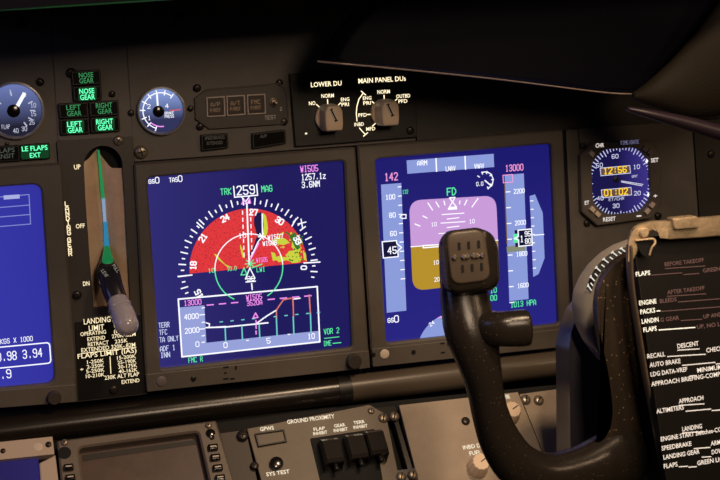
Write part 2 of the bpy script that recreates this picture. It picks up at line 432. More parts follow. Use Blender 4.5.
annun([(89, 101.8), (118.5, 100), (119.5, 115), (90, 117)], [('RIGHT', 96, 108.2, 5.2, 16.5), ('GEAR', 97.8, 114, 5.2, 14.5)], 'dim green right gear light, upper right in the gear light cluster', GLEGD, False)
annun([(59.6, 119.4), (89, 117.6), (90, 133.4), (60.8, 135)], [('LEFT', 67.3, 127, 5.4, 15), ('GEAR', 68, 133, 5.4, 15)], 'bright green left gear light, lower left in the gear light cluster', GLEG, True)
annun([(90, 117.6), (119.5, 115.8), (120.5, 131.2), (91, 133.2)], [('RIGHT', 96.3, 124.6, 5.4, 17), ('GEAR', 98, 130.4, 5.4, 15)], 'bright green right gear light, lower right in the gear light cluster', GLEG, True)
annun([(-14, 147), (19.5, 145), (20.3, 161), (-14, 163)], [('FLAPS', -4, 153.2, 4.8, 19), ('TRANSIT', -12, 159.6, 4.8, 27)], 'unlit dark flaps transit light at the left edge under the flap gauge', glow('legend_grey', (.10, .12, .10), .6), False)
annun([(20.3, 144.8), (49.5, 142.8), (50.4, 158.6), (21.2, 160.6)], [('LE FLAPS', 22, 151.4, 5, 26), ('EXT', 30, 157.8, 5, 11)], 'bright green leading edge flaps extended light under the flap gauge', GLEG, True)
annun([(201, 135), (228, 133), (228.8, 148), (201.8, 151)], [('SPEEDBRAKES', 205, 140, 3.4, 20), ('EXTENDED', 207, 145, 3.4, 16)], 'unlit black speedbrakes light under the octagonal test module', glow('legend_faint', (.08, .065, .05), .6), False)
annun([(252, 133.5), (285.5, 129.5), (286.3, 143.5), (252.8, 149)], [('A/P', 260, 138, 3.4, 7)], 'unlit black light below the test switch, next to the selector panel', glow('legend_faint', (.08, .065, .05), .6), False)

# ------------------------------------------------------------------ octagonal test module
t = thing('test_module', 'chamfered dark module with three square unlit windows and a test switch', 'module', MP.P(238, 106, 0))
oc = [(206, 89), (279, 83), (286, 90), (288, 118), (282, 124), (209, 129), (195, 119), (194, 98)]
mb = MB(); ringp(mb, MP, ccw(UVs(MP, oc)), inset(ccw(UVs(MP, oc)), .0012), 0, .0035, .0022, .0004); mb.build('rim', PANEL2, t)
mb = MB(); prism(mb, MP, inset(ccw(UVs(MP, oc)), .0010), 0, .0026); mb.build('face_plate', mat('module_face', (.07, .06, .05), .5, bump=.3, bscale=900), t)
AMB_D = mat('dark_amber_window', (.035, .022, .014), .3)
for i, (x0, y0) in enumerate([(206, 97.2), (226, 95.9), (246.5, 94.7)]):
    q = UVs(MP, [(x0, y0), (x0+18.5, y0-1.1), (x0+19.3, y0+19), (x0+.8, y0+20.2)], .003)
    mb = MB(); ringp(mb, MP, ccw(q), inset(ccw(q), .0011), .0026, .0045, .003, .0003); f = mb.build('window_frame', mat('window_frame_grey', (.60, .50, .42), .45), t)
    mb = MB(); flat(mb, MP, inset(ccw(q), .0011), .0031); mb.build('window_pane', AMB_D, f)
    mb = MB(); text(mb, MP, ['A/P', 'A/T', 'FMC'][i], x0+5, y0+9.5, 4, 9, .0034, .6); text(mb, MP, 'P/RST', x0+4.5, y0+15, 3.4, 10, .0034, .5); mb.build('window_legend', glow('amber_faint', (.26, .14, .07), .7), f)
c = MP.uv(274.5, 102.5, .006); s = .0009
mb = MB(); lathe(mb, MP, c, [(4.8*s, .0026), (4.6*s, .004), (3*s, .0045), (2.4*s, .006)], 20); b = mb.build('test_switch', SCREW, t, True)
mb = MB(); lathe(mb, MP, c, [(1.3*s, .005), (1.5*s, .0125), (1.0*s, .0132)], 14); mb.build('switch_lever', STEEL, b, True)
mb = MB(); text(mb, MP, 'TEST', 265, 119.5, 3.6, 11, .003, .6); text(mb, MP, '2', 280, 110.5, 3, 2, .003, .5); mb.build('legend', WARMD, t)
for a in [(197, 88, 4), (200, 126.5, 3.8), (190.5, 108.5, 3), (284, 121.5, 3.8), (279.5, 83, 3.6)]: screw(MP, *a, t, .0012, 'dark')

# ------------------------------------------------------------------ display selector panel with two knobs
t = thing('selector_panel', 'black display selector panel with two tan rotary knobs and glowing legends', 'control panel', MP.P(355, 110, 0))
q = UVs(MP, [(289.5, 74), (416, 62), (417.5, 137.3), (295.5, 147)], .005)
mb = MB(); prism(mb, MP, rounded(q, .0012, 3), 0, .005, .0008); mb.build('face_plate', mat('selector_black', (.017, .015, .013), .42, bump=.3, bscale=900), t)
mb = MB(); H = .0053
ptext(mb, MP, 'LOWER DU', 311, 87.2, 5, 31, H, 1.25); ptext(mb, MP, 'MAIN PANEL DUs', 358.5, 83.4, 5, 48, H, 1.25)
for a in [('NORM', 321.5, 98, 4, 12.5), ('NO', 309, 105.3, 4, 6.5), ('ENG', 341, 101.3, 3.7, 8.5), ('PRI', 341.6, 106.3, 3.7, 7.5),
          ('NORM', 377.5, 94, 4, 12.5), ('OUTBD', 396.3, 98.2, 3.8, 14), ('PFD', 398.5, 103.2, 3.8, 9), ('ENG', 363, 100, 3.7, 8.5), ('PRI', 363.4, 105, 3.7, 7.5), ('PFD', 358.5, 117, 3.7, 8.5), ('INBD', 354.5, 126.3, 3.7, 9.5), ('MFD', 366.3, 130.8, 3.7, 9)]:
    ptext(mb, MP, *a, H, .95)
for a in [[(327.5, 99.5), (327.8, 104)], [(316.5, 104.5), (320.5, 108)], [(340.5, 103), (337, 106.5)], [(384, 95.2), (384.2, 99)], [(372, 101.5), (376, 105)], [(397, 99), (393.5, 102)], [(367.5, 114.5), (373, 114.2)], [(372.5, 126), (377, 122)],
          [(361.3, 91.2), (365.6, 95)], [(363.5, 136.2), (367.6, 132.8)]]: pxline(mb, MP, a, 1.0, H)
pxline(mb, MP, [(363, 93.5), (359, 99), (357, 106), (356.3, 113), (357, 121)], 1.0, H); pxline(mb, MP, [(359.5, 128), (362, 131), (365.5, 134.6)], 1.0, H)
pxline(mb, MP, [(305.6, 133.5), (306.6, 133.5)], 1.5, H)
mb.build('legend', WARM, t)
screw(MP, 410, 130.5, 3.9, t, .005, 'dark')
def selector_knob(px, py):
    c = MP.uv(px, py, .005); s = .00092
    mb = MB(); lathe(mb, MP, c, [(13*s, .0052), (13*s, .0088), (12.2*s, .0098), (10*s, .010)], 40); k = mb.build('selector_knob', KNOB, t, True, 35)
    # grip: faceted bar with rounded back, its front edge lower and sloped
    w, l0, l1 = 9.2*s, -12.0*s, 13.2*s
    sh = [(-w*.62, l1), (w*.62, l1), (w, l1*.55), (w, l0*.45), (w*.9, l0), (-w*.9, l0), (-w, l0*.45), (-w, l1*.55)]
    sh = rounded([(c[0]+x, c[1]+y) for x, y in sh], .0018, 3)
    mb = MB(); R = []
    for hh, f_, k_ in [(.009, 1, 0), (.026, .96, 0), (.0275, .88, 0), (.0282, .72, 0)]:
        R.append([MP.W(c[0]+(u-c[0])*f_, c[1]+(v-c[1])*f_, hh) for u, v in sh])
    mb.grid(R, capb=True); g = mb.build('grip', KNOB, k, True, 32)
    mb = MB(); line(mb, MP, [(c[0]-2.6*s, c[1]+8.2*s), (c[0]+1.6*s, c[1]-1.5*s)], 3.4*s, .02835); mb.build('pointer_groove', BLACK, k)
    mb = MB()
    for q in (-1.3*s, 1.3*s): line(mb, MP, [(c[0]-2.6*s+q, c[1]+8.2*s), (c[0]+1.6*s+q, c[1]-1.0*s)], .7*s, .0285)
    mb.build('pointer_line', mat('pointer_white', (.85, .75, .6), .5), k)
selector_knob(327.5, 117.5); selector_knob(383, 112.5)

# ------------------------------------------------------------------ landing gear lever panel
t = thing('landing_gear_panel', 'tall black landing gear panel with arched lever slot and speed limit placard', 'panel', MP.P(105, 395, 0))
outer = UVs(MP, [(57, 141), (132.5, 136.5), (147.5, 394), (76.5, 402)], .004)
# plate with slot: left part, right part, top part, bottom part around an arch-shaped hole
GPM = mat('gear_panel_paint', (.055, .047, .040), .45, bump=.3, bscale=900)
su, sv = MP.sc(103, 200)
def slot_edge(px): return px
top_c = (103.2, 165); R0 = 19.3
arch = [(top_c[0]+R0*math.cos(a), top_c[1]-R0*math.sin(a)) for a in [pi-pi*i/16 for i in range(17)]]
left_side = [(84, 165), (85.5, 200), (88, 240), (91, 275), (94, 308)]
right_side = [(122.5, 165), (125, 200), (127, 240), (129, 275), (131, 306)]
slot = arch + right_side[1:] + left_side[::-1][:-1]
qs = UVs(MP, slot, .004)
me = MB(); bm = bmesh.new()
o_v = [bm.verts.new(MP.W(u, v, .004)) for u, v in ccw(rounded(outer, .001, 2))]
i_v = [bm.verts.new(MP.W(u, v, .004)) for u, v in ccw(qs)]
es = [bm.edges.new((L[i], L[(i+1) % len(L)])) for L in (o_v, i_v) for i in range(len(L))]
bmesh.ops.triangle_fill(bm, use_beauty=True, edges=es)
bmesh.ops.recalc_face_normals(bm, faces=bm.faces)
for f in bm.faces:
    me.face([v.co.copy() for v in (f.verts if f.normal.y < 0 else reversed(f.verts))])
bm.free()
ou = ccw(rounded(outer, .001, 2)); me.grid([[MP.W(u, v, 0) for u, v in ou], [MP.W(u, v, .004) for u, v in ou]])
me.grid([[MP.W(u, v, .004) for u, v in ccw(qs)], [MP.W(u, v, -.012) for u, v in ccw(qs)]])
me.build('face_plate', GPM, t)
# lower glossy placard with the limits
mb = MB(); prism(mb, MP, rounded(UVs(MP, [(74.5, 322), (143, 314), (147.4, 393), (78.5, 401)], .0048), .001, 2), .004, .0048, .0003); mb.build('placard', BLACK, t)
mb = MB(); flat(mb, MP, inset(ccw(UVs(MP, slot, -.011)), -.003), -.0115); mb.build('slot_back', VOID, t)
# two curved tan brush cheeks closing on the slit
def cheek(side):
    rows = []
    ys = [168+i*(308-168)/16 for i in range(17)]
    for y in ys:
        tt = (y-168)/140
        xl = 84+10*tt; xr = 122.7+8.5*tt
        slit = 100+8.0*min(1, tt*1.5)+2*tt
        rise = .5+.5*min(1, tt*3)
        row = []
        for k in range(7):
            a = k/6
            x = (xl-.8)+(slit-.6-xl+.8)*a if side < 0 else (xr+.8)+(slit+.6-xr-.8)*a
            hh = -.0005-.0075*(a**2.2)
            row.append(MP.P(x, y - (0 if side > 0 else 0), hh))
        rows.append(row)
    # pointed top where the cheek meets the arch
    top = [MP.P((97 if side < 0 else 97)+(k/6)*2, 152 if side < 0 else 158, -.006) for k in range(7)]
    mb = MB(); mb.grid([ [MP.P((84 if side<0 else 122.4)+( (13.5 if side<0 else -22.5)*(k/6)**.8), (162 if side<0 else 178)-( (14 if side<0 else 24)*(k/6)), -.002-.006*k/6) for k in range(7)] ]+rows, close=False)
    mb.build('brush_seal', TAN, t, True, 60)
cheek(-1); cheek(1)
for pts, m in [([(97.5, 150), (99.5, 150), (104.8, 200), (101.3, 200)], 'slit_green'), ([(101.5, 198), (105, 198), (106.5, 222), (103.4, 222)], 'slit_white'), ([(103.4, 221), (106.8, 221), (109.5, 247), (104.2, 247)], 'slit_blue'), ([(104, 246), (109.6, 246), (112, 262), (102.5, 262)], 'slit_green2')]:
    colr = {'slit_green': (.01, .30, .10), 'slit_white': (.30, .42, .62), 'slit_blue': (.03, .26, .48), 'slit_green2': (.01, .36, .12)}[m]
    mb = MB(); flat(mb, MP, UVs(MP, pts, -.0035), -.0035); mb.build('slit_glow', glow(m, colr, .8), t)  # green tape and reflected light in the slit painted as glowing strips
mb = MB(); H = .0043
ptext(mb, MP, 'UP', 74.2, 169.5, 5, 6.5, H, 1.0); ptext(mb, MP, 'OFF', 76, 228.5, 4.6, 9, H, 1.0); ptext(mb, MP, 'DN', 83.2, 286, 4.6, 6.5, H, 1.0)
text(mb, MP, 'LANDING', 65.3, 206, 4.2, 3, H, .9, vert=True); text(mb, MP, 'GEAR', 67.8, 242, 4.0, 3, H, .9, vert=True)
H = .0051
for a in [('LANDING', 84, 324.5, 5.8, 27), ('LIMIT', 89, 331, 5.6, 15.5), ('GEAR', 114, 328, 5.4, 13), ('(IAS)', 114, 333.4, 4, 12), ('OPERATING', 80.5, 336.2, 4, 26), ('EXTEND', 87.5, 341.2, 4, 18), ('270K-.82M', 112, 338.3, 4, 24), ('RETRACT', 88, 346.4, 4, 21), ('235K', 115, 343.5, 4, 13),
          ('EXTENDED 320K-.82M', 81.5, 352.4, 4.3, 55), ('FLAPS LIMIT (IAS)', 77.8, 358.8, 4.9, 60), ('1-250K', 87.3, 364, 3.8, 17), ('2-250K', 87, 368.7, 3.8, 17.5), ('5-250K', 86.3, 373.4, 3.8, 18.5), ('10-210K', 86, 378.2, 3.8, 19),
          ('15-200K', 117.2, 359.8, 3.8, 19), ('25-190K', 117.7, 364.4, 3.8, 19), ('30-175K', 118.4, 368.9, 3.8, 19), ('40-162K', 118.8, 373.4, 3.8, 19), ('230K ALT FLAP', 104.8, 379.8, 4.2, 35), ('EXTEND', 121.8, 384, 4, 18)]: ptext(mb, MP, *a, H, .88, .006)
pxline(mb, MP, [(81, 353.6), (136, 347.3)], .7, H); pxline(mb, MP, [(110, 356.8), (110.9, 373.5)], .8, H); text(mb, MP, '*', 80.5, 371, 3, 3, H, .8)
mb.build('legend', glow('placard_legend', (1.0, .82, .50), 1.2), t)
for a in [(118.5, 140.5, 5.0, 'cross'), (77, 295, 4.6, 'dark'), (113.5, 389.5, 4.4, 'dark')]: screw(MP, a[0], a[1], a[2], t, .0045, a[3])
# thin brass lit edge between the two panels
mb = MB(); prism(mb, MP, UVs(MP, [(55.5, 165), (57, 165), (74.5, 392), (73.2, 392)], .001), -.004, .001); mb.build('edge_strip', mat('brass_strip', (.42, .31, .17), .35, metal=.6), t)

# ------------------------------------------------------------------ sweep helper
def catmull(P, n):
    out = []
    L = len(P)
    for i in range(L-1):
        p0 = P[max(0, i-1)]; p1 = P[i]; p2 = P[i+1]; p3 = P[min(L-1, i+2)]
        for k in range(n):
            t = k/n
            out.append([.5*((2*b)+(-a+c)*t+(2*a-5*b+4*c-d)*t*t+(-a+3*b-3*c+d)*t**3) for a, b, c, d in zip(p0, p1, p2, p3)])
    out.append(list(P[-1])); return out
def sweep(mb, P, n=5, seg=20, ref=Vector((0, 1, 0)), sq=1.0, capa=True, capb=True, dome=True, df=.8):
    """P rows: x,y,z, half width, half depth"""
    Q = catmull(P, n); rings = []
    for i, q in enumerate(Q):
        a = Vector(Q[max(0, i-1)][:3]); b = Vector(Q[min(len(Q)-1, i+1)][:3]); t = (b-a).normalized()
        s = t.cross(ref).normalized(); d = s.cross(t).normalized(); c = Vector(q[:3])
        ring = []
        for k in range(seg):
            th = 2*pi*k/seg; cx, sx = math.cos(th), math.sin(th)
            e = sq
            ring.append(c + s*q[3]*math.copysign(abs(cx)**e, cx) + d*q[4]*math.copysign(abs(sx)**e, sx))
        rings.append((c, t, ring))
    R = [r for _, _, r in rings]
    def shrink(c, t, r, sg, rad):
        out = []
        for k in (.35, .65, .88, .98):
            f = math.sqrt(max(0, 1-k*k)); out.append([c+(p-c)*f+t*sg*rad*k for p in r])
        return out
    if dome and capa:
        c, t, r = rings[0]; R = shrink(c, t, r, -1, min(Q[0][3], Q[0][4])*.8)[::-1]+R
    if dome and capb:
        c, t, r = rings[-1]; R = R+shrink(c, t, r, 1, min(Q[-1][3], Q[-1][4])*df)
    mb.grid(R, capa=capa, capb=capb); return mb
def row(px, py, h, rw, rd):
    p = MP.P(px, py, h); s = sum(MP.sc(px, py, h))/2
    return [p.x, p.y, p.z, rw*s, rd*s]

# landing gear lever
t = thing('gear_lever', 'landing gear lever with dark engraved shaft and clear ribbed knob, set down', 'lever', MP.P(106, 258, 0))
mb = MB(); sweep(mb, [row(106.5, 250, -.004, 4, 4), row(107, 262, .006, 7, 6), row(108.5, 273, .016, 11, 9), row(112.5, 288, .028, 11, 10), row(118, 303, .036, 10.5, 10), row(120, 309, .040, 10, 10)], sq=.75); mb.build('shaft', mat('lever_black', (.016, .015, .02), .22, coat=.3), t, True, 60)
mb = MB(); sweep(mb, [row(106.8, 249, -.002, 3.2, 4.4), row(107.2, 257, .005, 4.8, 6), row(107.5, 264, .011, 6.0, 6.8), row(108, 269, .0135, 5.5, 6)], sq=.8); mb.build('green_sleeve', mat('sleeve_green', (.01, .16, .05), .3, emit=(.01, .30, .09), es=.45), t, True, 60)
KN = mat('clear_acrylic', (.66, .62, .70), .12, trans=.55, ior=1.4, coat=.6, bump=.2, bscale=200)
mb = MB(); sweep(mb, [row(118.5, 303, .040, 11, 10.5), row(121, 310, .045, 11.6, 11), row(124, 317, .050, 12, 11.6), row(127, 326, .056, 11.8, 11.5)], sq=.85); kb = mb.build('knob', KN, t, True, 60)
for k, (x, y, h) in enumerate([(119.8, 306.5, .0425), (121.9, 312, .046), (124.2, 317.5, .0502)]):
    mb = MB(); sweep(mb, [row(x, y, h, 12.1, 11.8), row(x+.5, y+1.3, h+.0007, 12.1, 11.8)], sq=.85, dome=False); mb.build('knob_rib', KN, kb, True, 60)
mb = MB(); CPL = MP
text(mb, MP, 'LEVER', 101.2, 271, 3, 11, .0285, .55, ang=-1.05); text(mb, MP, 'PULL', 112, 266, 3, 9, .0285, .5, ang=-1.0); 
mb.build('shaft_engraving', glow('engraving', (.5, .46, .36), .6), t)

# ------------------------------------------------------------------ display units
def display(name, label, outer, scr, rs, m, bot, objloc):
    t = thing('display_unit', label, 'display', MP.P(*objloc, 0), 'large square cockpit display units')
    o = rounded(UVs(MP, outer, .009), .002, 5); i = rounded(UVs(MP, scr, .002), rs, 5)
    mb = MB(); ringp(mb, MP, o, i, .0004, .009, .002, .0016)
    mb.build('bezel', PANEL2, t, True, 30)
    mb = MB(); flat(mb, MP, inset(ccw(i), -.001), .0022); mb.build('screen', m, t)
    q = UVs(MP, bot, .0105); mb = MB(); prism(mb, MP, rounded(q, .0008, 2), .004, .0105, .0005); mb.build('control_strip', PANEL2, t)
    return t
def disc(px, py, rp, t, name, m, h, hh=.001, pl=MP):
    s = sum(pl.sc(px, py, h))/2; mb = MB(); lathe(mb, pl, pl.uv(px, py, h), [(rp*s, h-.0006), (rp*s, h+hh*.7), (rp*s*.85, h+hh)], 24); return mb.build(name, m, t, True, 40)
def sl(x0, y0, x1, y1, m): pass
HS = .0026
# left unit (cut by the frame)
tl = display('l', 'leftmost large display unit, cut by the photo edge, with blue fuel quantity page', [(-180, 181), (62, 163), (77, 402), (-165, 421)], [(-150, 197), (40.5, 183.2), (54, 381.5), (-136, 399)], .008, SCR_L, [(-165, 403), (75, 384.5), (76.5, 402), (-164, 421)], (-60, 410))
mb = MB()
for y in (197.5, 208, 217.5, 227): pxline(mb, MP, [(-30, y+2), (29+(y-197)*.05, y-3)], .9, HS)
pxline(mb, MP, [(29, 194.5), (30.6, 224)], .9, HS)
mb.build('symbols_pale', glow('dim_lilac', (.30, .34, .80), .8), tl)
mb = MB(); flat(mb, MP, UVs(MP, [(3.5, 195.5), (19.5, 194.4), (19.8, 198.4), (3.8, 199.6)], HS+.0002), HS+.0002); mb.build('label_box', glow('label_pale', (.45, .48, .85), .9), tl)
mb = MB(); text(mb, MP, 'QTY-KGS X 1000', -12.5, 345.4, 4.6, 46, HS, .8); text(mb, MP, '0.98 3.94', -2.5, 361.3, 8.2, 45.5, HS, 1.25); text(mb, MP, '13.9', -11, 380, 8.2, 22.5, HS, 1.25)
q = UVs(MP, [(-40, 351), (49.5, 342.5), (51, 363), (-39, 372)], HS); rq = rounded(q, .003, 4); line(mb, MP, rq+[rq[0]], .0010, HS)
mb.build('symbols_white', W, tl)
disc(54, 397, 7, tl, 'brightness_knob', mat('soft_knob', (.045, .037, .031), .4), .0105, .006)

# centre unit : navigation display
tc_ = display('c', 'centre display unit showing a red weather arc and a vertical profile box', [(134, 163.5), (355.5, 147), (370, 368), (146.5, 392)], [(146.2, 177), (342.5, 160), (350.5, 346.5), (159.5, 368)], .004, SCR_C, [(146, 374.5), (369, 350.5), (370.2, 368), (147.2, 392)], (250, 385))
CX, CY_ = 249.0, 268.0
cc = MP.uv(CX, CY_, HS); s1 = sum(MP.sc(CX, CY_))/2
def pol(rp, deg, c=None):  # deg from straight up, clockwise
    c = c or cc; a = math.radians(deg); return (c[0]+rp*s1*math.sin(a), c[1]+rp*s1*math.cos(a))
mb = MB(); flat(mb, MP, [pol(59, a) for a in range(-90, 91, 5)], HS); mb.build('weather_red', REDM, tc_)
H1 = HS+.00025
mb = MB()
def blob(mb, pts, h, j=.8):
    q = []
    for i in range(len(pts)):
        a = pts[i]; b = pts[(i+1) % len(pts)]; q.append(a); q.append(((a[0]+b[0])/2+random.uniform(-j, j), (a[1]+b[1])/2+random.uniform(-j, j)))
    uvq = ccw(UVs(MP, q, h))
    bm = bmesh.new(); vs = [bm.verts.new((u, v, 0)) for u, v in uvq]; f = bm.faces.new(vs); r = bmesh.ops.triangulate(bm, faces=[f])
    for f in bm.faces: mb.face([MP.W(v.co.x, v.co.y, h) for v in f.verts])
    bm.free()
blob(mb, [(290, 236), (293, 238), (292, 243), (294, 250), (289, 251), (287, 257), (281, 254), (276, 257), (278, 261), (286, 260), (292, 263), (300, 262), (303, 259), (299, 256), (301, 250), (297, 246), (299, 240)], H1, 1.8)
blob(mb, [(271, 252), (275, 253), (274, 257), (277, 260), (273, 261)], H1, 1.0)
blob(mb, [(303, 250), (306, 254), (307, 261), (304, 260)], H1, .8)
blob(mb, [(262.5, 213), (266, 216), (268, 228), (265, 238), (262.5, 236), (264, 226), (262, 220)], H1, .8)
blob(mb, [(214, 254), (217, 255), (225, 264), (231, 267), (228, 267.5), (220, 261)], H1, .6)
blob(mb, [(240, 244), (243, 250), (245, 258), (243, 258), (241, 251)], H1, .6)
blob(mb, [(272, 240), (284, 238), (290, 243), (284, 245), (275, 243)], H1, .9)
for _ in range(46):
    x = random.uniform(277, 304); y = random.uniform(233, 262); flat(mb, MP, circ(MP.uv(x, y, H1), random.uniform(.5, 1.3)*s1, 5), H1)
mb.build('weather_yellow', YE, tc_)
mb = MB(); blob(mb, [(289, 236), (295, 232), (298, 240), (300, 248), (297, 250), (293, 243)], H1+.0001, .9)
for _ in range(30):
    x = random.uniform(286, 303); y = random.uniform(232, 262); flat(mb, MP, circ(MP.uv(x, y, H1), random.uniform(.5, 1.2)*s1, 5), H1+.0001)
mb.build('weather_green', glow('dark_green', (.05, .22, .03), .8), tc_)
mb = MB(); blob(mb, [(255, 214), (261, 212), (263.5, 222), (262, 234), (259, 244), (252, 256), (249, 254), (254, 246), (257, 236), (254, 224)], H1+.0001, .8); mb.build('weather_gap', glow('gap_navy', (.012, .010, .07), .9), tc_)
H2 = HS+.0005
mb = MB()
for k in range(-23, 20):
    a = 8.5+k*5
    if a < -113 or a > 104: continue
    r1 = 69.5 if k % 2 == 0 else 67; line(mb, MP, [pol(63.0 if k % 2 == 0 else 64.5, a), pol(r1, a)], 1.25*s1, H2)
for tx, a in [('18', -82), ('21', -52), ('24', -22), ('27', 8), ('30', 37), ('33', 65), ('0', 95), ('15', -112)]:
    aa = math.radians(a); x = CX+55.5*math.sin(aa); y = CY_-55.5*math.cos(aa)
    u_, v_ = pol(55.5, a); pw = MP.W(u_, v_, H2)
    # place by plane coordinates
    k = .85*s1; ca, sa = math.cos(-aa), math.sin(-aa); n = len(tx); adv = 5.0*k
    for i, ch in enumerate(tx):
        for st in G[ch].split('|'):
            pts = []
            for q in st.split():
                xx = -(n*adv-k)/2+i*adv+int(q[0])*k; yy = -3.2*k+int(q[1])*k*1.07
                pts.append((u_+xx*ca-yy*sa, v_+xx*sa+yy*ca))
            line(mb, MP, pts, 1.25*s1, H2)
mb.build('compass_scale', W, tc_); mb = MB()
pxline(mb, MP, [(233.6, 186.3), (234.6, 197.2), (257.6, 195.2), (256.6, 184.3)], 1.2, H2); text(mb, MP, '259', 237.2, 195, 8.6, 17.5, H2, 1.5)
pxline(mb, MP, [(241.5, 196.8), (245.6, 202), (249.6, 196.2)], 1.1, H2)
mb.build('track_readout', W, tc_); mb = MB()
pxline(mb, MP, [(246.8, 203), (249.2, 264)], 1.5, H2)
for y in range(0, 7): pxline(mb, MP, [(242.5+y*.25, 211+y*7), (242.6+y*.25, 214.5+y*7)], 1.0, H2); pxline(mb, MP, [(250.5+y*.25, 210.5+y*7), (250.6+y*.25, 214+y*7)], 1.0, H2)
pxline(mb, MP, [(262.2, 214), (262.5, 236), (258, 242), (251, 257)], 1.2, H2)
line(mb, MP, [pol(34, a, cc) for a in range(-90, 91, 6)], 1.0*s1, H2-.0001)
text(mb, MP, '10', 239, 238, 4.4, 7, H2, .9); text(mb, MP, 'WI507', 268, 239.5, 4.2, 15, H2, .95); text(mb, MP, 'WI506', 263, 245.8, 4.2, 14, H2, .95)
for a in range(0, 360, 60): line(mb, MP, [MP.uv(261, 236), (MP.uv(261, 236)[0]+3.6*s1*math.cos(math.radians(a)), MP.uv(261, 236)[1]+3.6*s1*math.sin(math.radians(a)))], 1.1*s1, H2)
pxline(mb, MP, [(249.8, 268), (245.5, 279), (255, 278.2)], 1.1, H2, True); pxline(mb, MP, [(246, 282), (255.5, 281.2)], 1.2, H2); text(mb, MP, '30', 247.5, 281, 4.4, 7, H2, .9)
line(mb, MP, [MP.uv(251, 283), MP.uv(251.5, 289)], 1.2*s1, H2)
pxline(mb, MP, [(292, 226), (296, 219)], 1.3, H2); pxline(mb, MP, [(298, 224), (306, 222)], 1.1, H2); pxline(mb, MP, [(301, 219), (302.6, 228)], 1.1, H2)
pxline(mb, MP, [(197, 222.5), (203, 228)], 1.3, H2); pxline(mb, MP, [(178, 276.5), (192, 275)], 1.3, H2); pxline(mb, MP, [(304, 263), (320, 262)], 1.3, H2)
mb.build('track_line', W, tc_); mb = MB()
text(mb, MP, 'GS', 149, 183.6, 3.8, 5.6, H2, .95); text(mb, MP, '0', 155.6, 183.2, 5.8, 3.6, H2, 1.1); text(mb, MP, 'TAS', 169.5, 182.2, 4.2, 8.2, H2, .95); text(mb, MP, '0', 178.6, 181.6, 5.8, 3.6, H2, 1.1)
text(mb, MP, '1257.1z', 301.8, 180.2, 5.8, 24, H2, 1.05); text(mb, MP, '3.6NM', 302.2, 187.8, 5.8, 17.5, H2, 1.05)
# vertical profile box
BX = [(178.3, 299.2), (317.2, 286.6), (319.8, 341.8), (182, 356.8)]
H3 = HS
mb.build('symbols_white', W, tc_)
mb = MB(); q = BX; flat(mb, MP, UVs(MP, [(179.3, 307.5), (204.3, 305.3), (207.0, 343), (319.3, 331.4), (319.8, 341.8), (182, 356.8)][0:6], H3), H3) if False else None
flat(mb, MP, UVs(MP, [(179.2, 307.5), (204.3, 305.3), (207, 354.2), (182, 356.8)], H3), H3); flat(mb, MP, UVs(MP, [(206.2, 342.8), (319.3, 330.8), (319.8, 341.8), (206.9, 354.2)], H3), H3)
mb.build('profile_scale', PALE2, tc_)
mb = MB(); pxline(mb, MP, BX, 1.5, H2, True)
for tx, x, y, w in [('4000', 184.6, 319.6, 14), ('2000', 185.3, 333.6, 14), ('0', 196, 346.8, 3.2)]: text(mb, MP, tx, x, y, 4.9, w, H2, 1.0)
for y in (308, 315, 322.5, 329.2, 336, 342.5): pxline(mb, MP, [(199.5 if int(y) % 2 else 202, y), (204.5, y-.5)], 1.0, H2)
for tx, x, y, w in [('0', 224, 347.8, 3.4), ('5', 267, 343.4, 3.4), ('10', 308.2, 339, 6.4)]: text(mb, MP, tx, x, y, 5, w, H2, 1.05)
pxline(mb, MP, [(206, 327.6), (226, 327.0), (268, 322.8)], 1.4, H2); pxline(mb, MP, [(206, 322.8), (209.5, 323.8), (209, 327.5), (226, 326.5)], 1.1, H2); pxline(mb, MP, [(256.5, 323.4), (266.8, 316), (276.3, 310.2)], 1.3, H2)
for x, y in [(247.5, 340.5), (289, 334.5)]: pxline(mb, MP, [(x-1, y), (x+1, y-.2)], 1.0, H2)
pxline(mb, MP, [(292.5, 299.2), (300, 298.2)], 1.3, H2)
mb.build('profile_lines', W, tc_)
mb = MB()
for tx, x, y, w in [('TERR', 159, 328, 10.5), ('TFC', 159.6, 335, 7.6), ('TA ONLY', 160, 342.4, 18.5), ('ADF 1', 160.4, 351.4, 14.8), ('INN', 161, 357.8, 9)]: text(mb, MP, tx, x, y, 4.9, w, H2, 1.0)
mb.build('symbols_lilac', glow('text_lilac', (.66, .72, 1.0), .95), tc_)
mb = MB(); text(mb, MP, 'WI505', 300.8, 172.2, 6, 17.3, H2, 1.15); text(mb, MP, 'WI505', 256.5, 262.5, 4.2, 11, H2, .85)
pxline(mb, MP, [(241.6, 204), (244.5, 199.5), (247, 203.5), (249.5, 198.8), (250.6, 203)], 1.1, H2, True)
mb.build('route_symbols', MG, tc_); mb = MB()
text(mb, MP, '13000', 184.4, 305.8, 5, 17, H2, 1.05); text(mb, MP, 'WI505', 246.5, 300.2, 4.9, 15.5, H2+.0001, 1.1); text(mb, MP, '3520A', 247.2, 305.8, 4.9, 15, H2+.0001, 1.1)
for k in range(9):
    if k in (3, 4): continue
    x = 207+k*12.2; pxline(mb, MP, [(x, 305.2-k*1.12), (x+6.5, 304.6-k*1.12)], 1.2, H2)
pxline(mb, MP, [(253, 318), (255.6, 313), (258, 317.4)], 1.2, H2, True)
for y in (320.5, 325.5, 331): pxline(mb, MP, [(256, y), (256.2, y+3)], 1.3, H2)
pxline(mb, MP, [(249.2, 262), (259, 243)], 1.1, H2)
mb.build('symbols_magenta', MG, tc_)
mb = MB(); text(mb, MP, 'TRK', 220.8, 195, 6, 10.6, H2, 1.1); text(mb, MP, 'MAG', 261.8, 192, 6, 10.4, H2, 1.1)
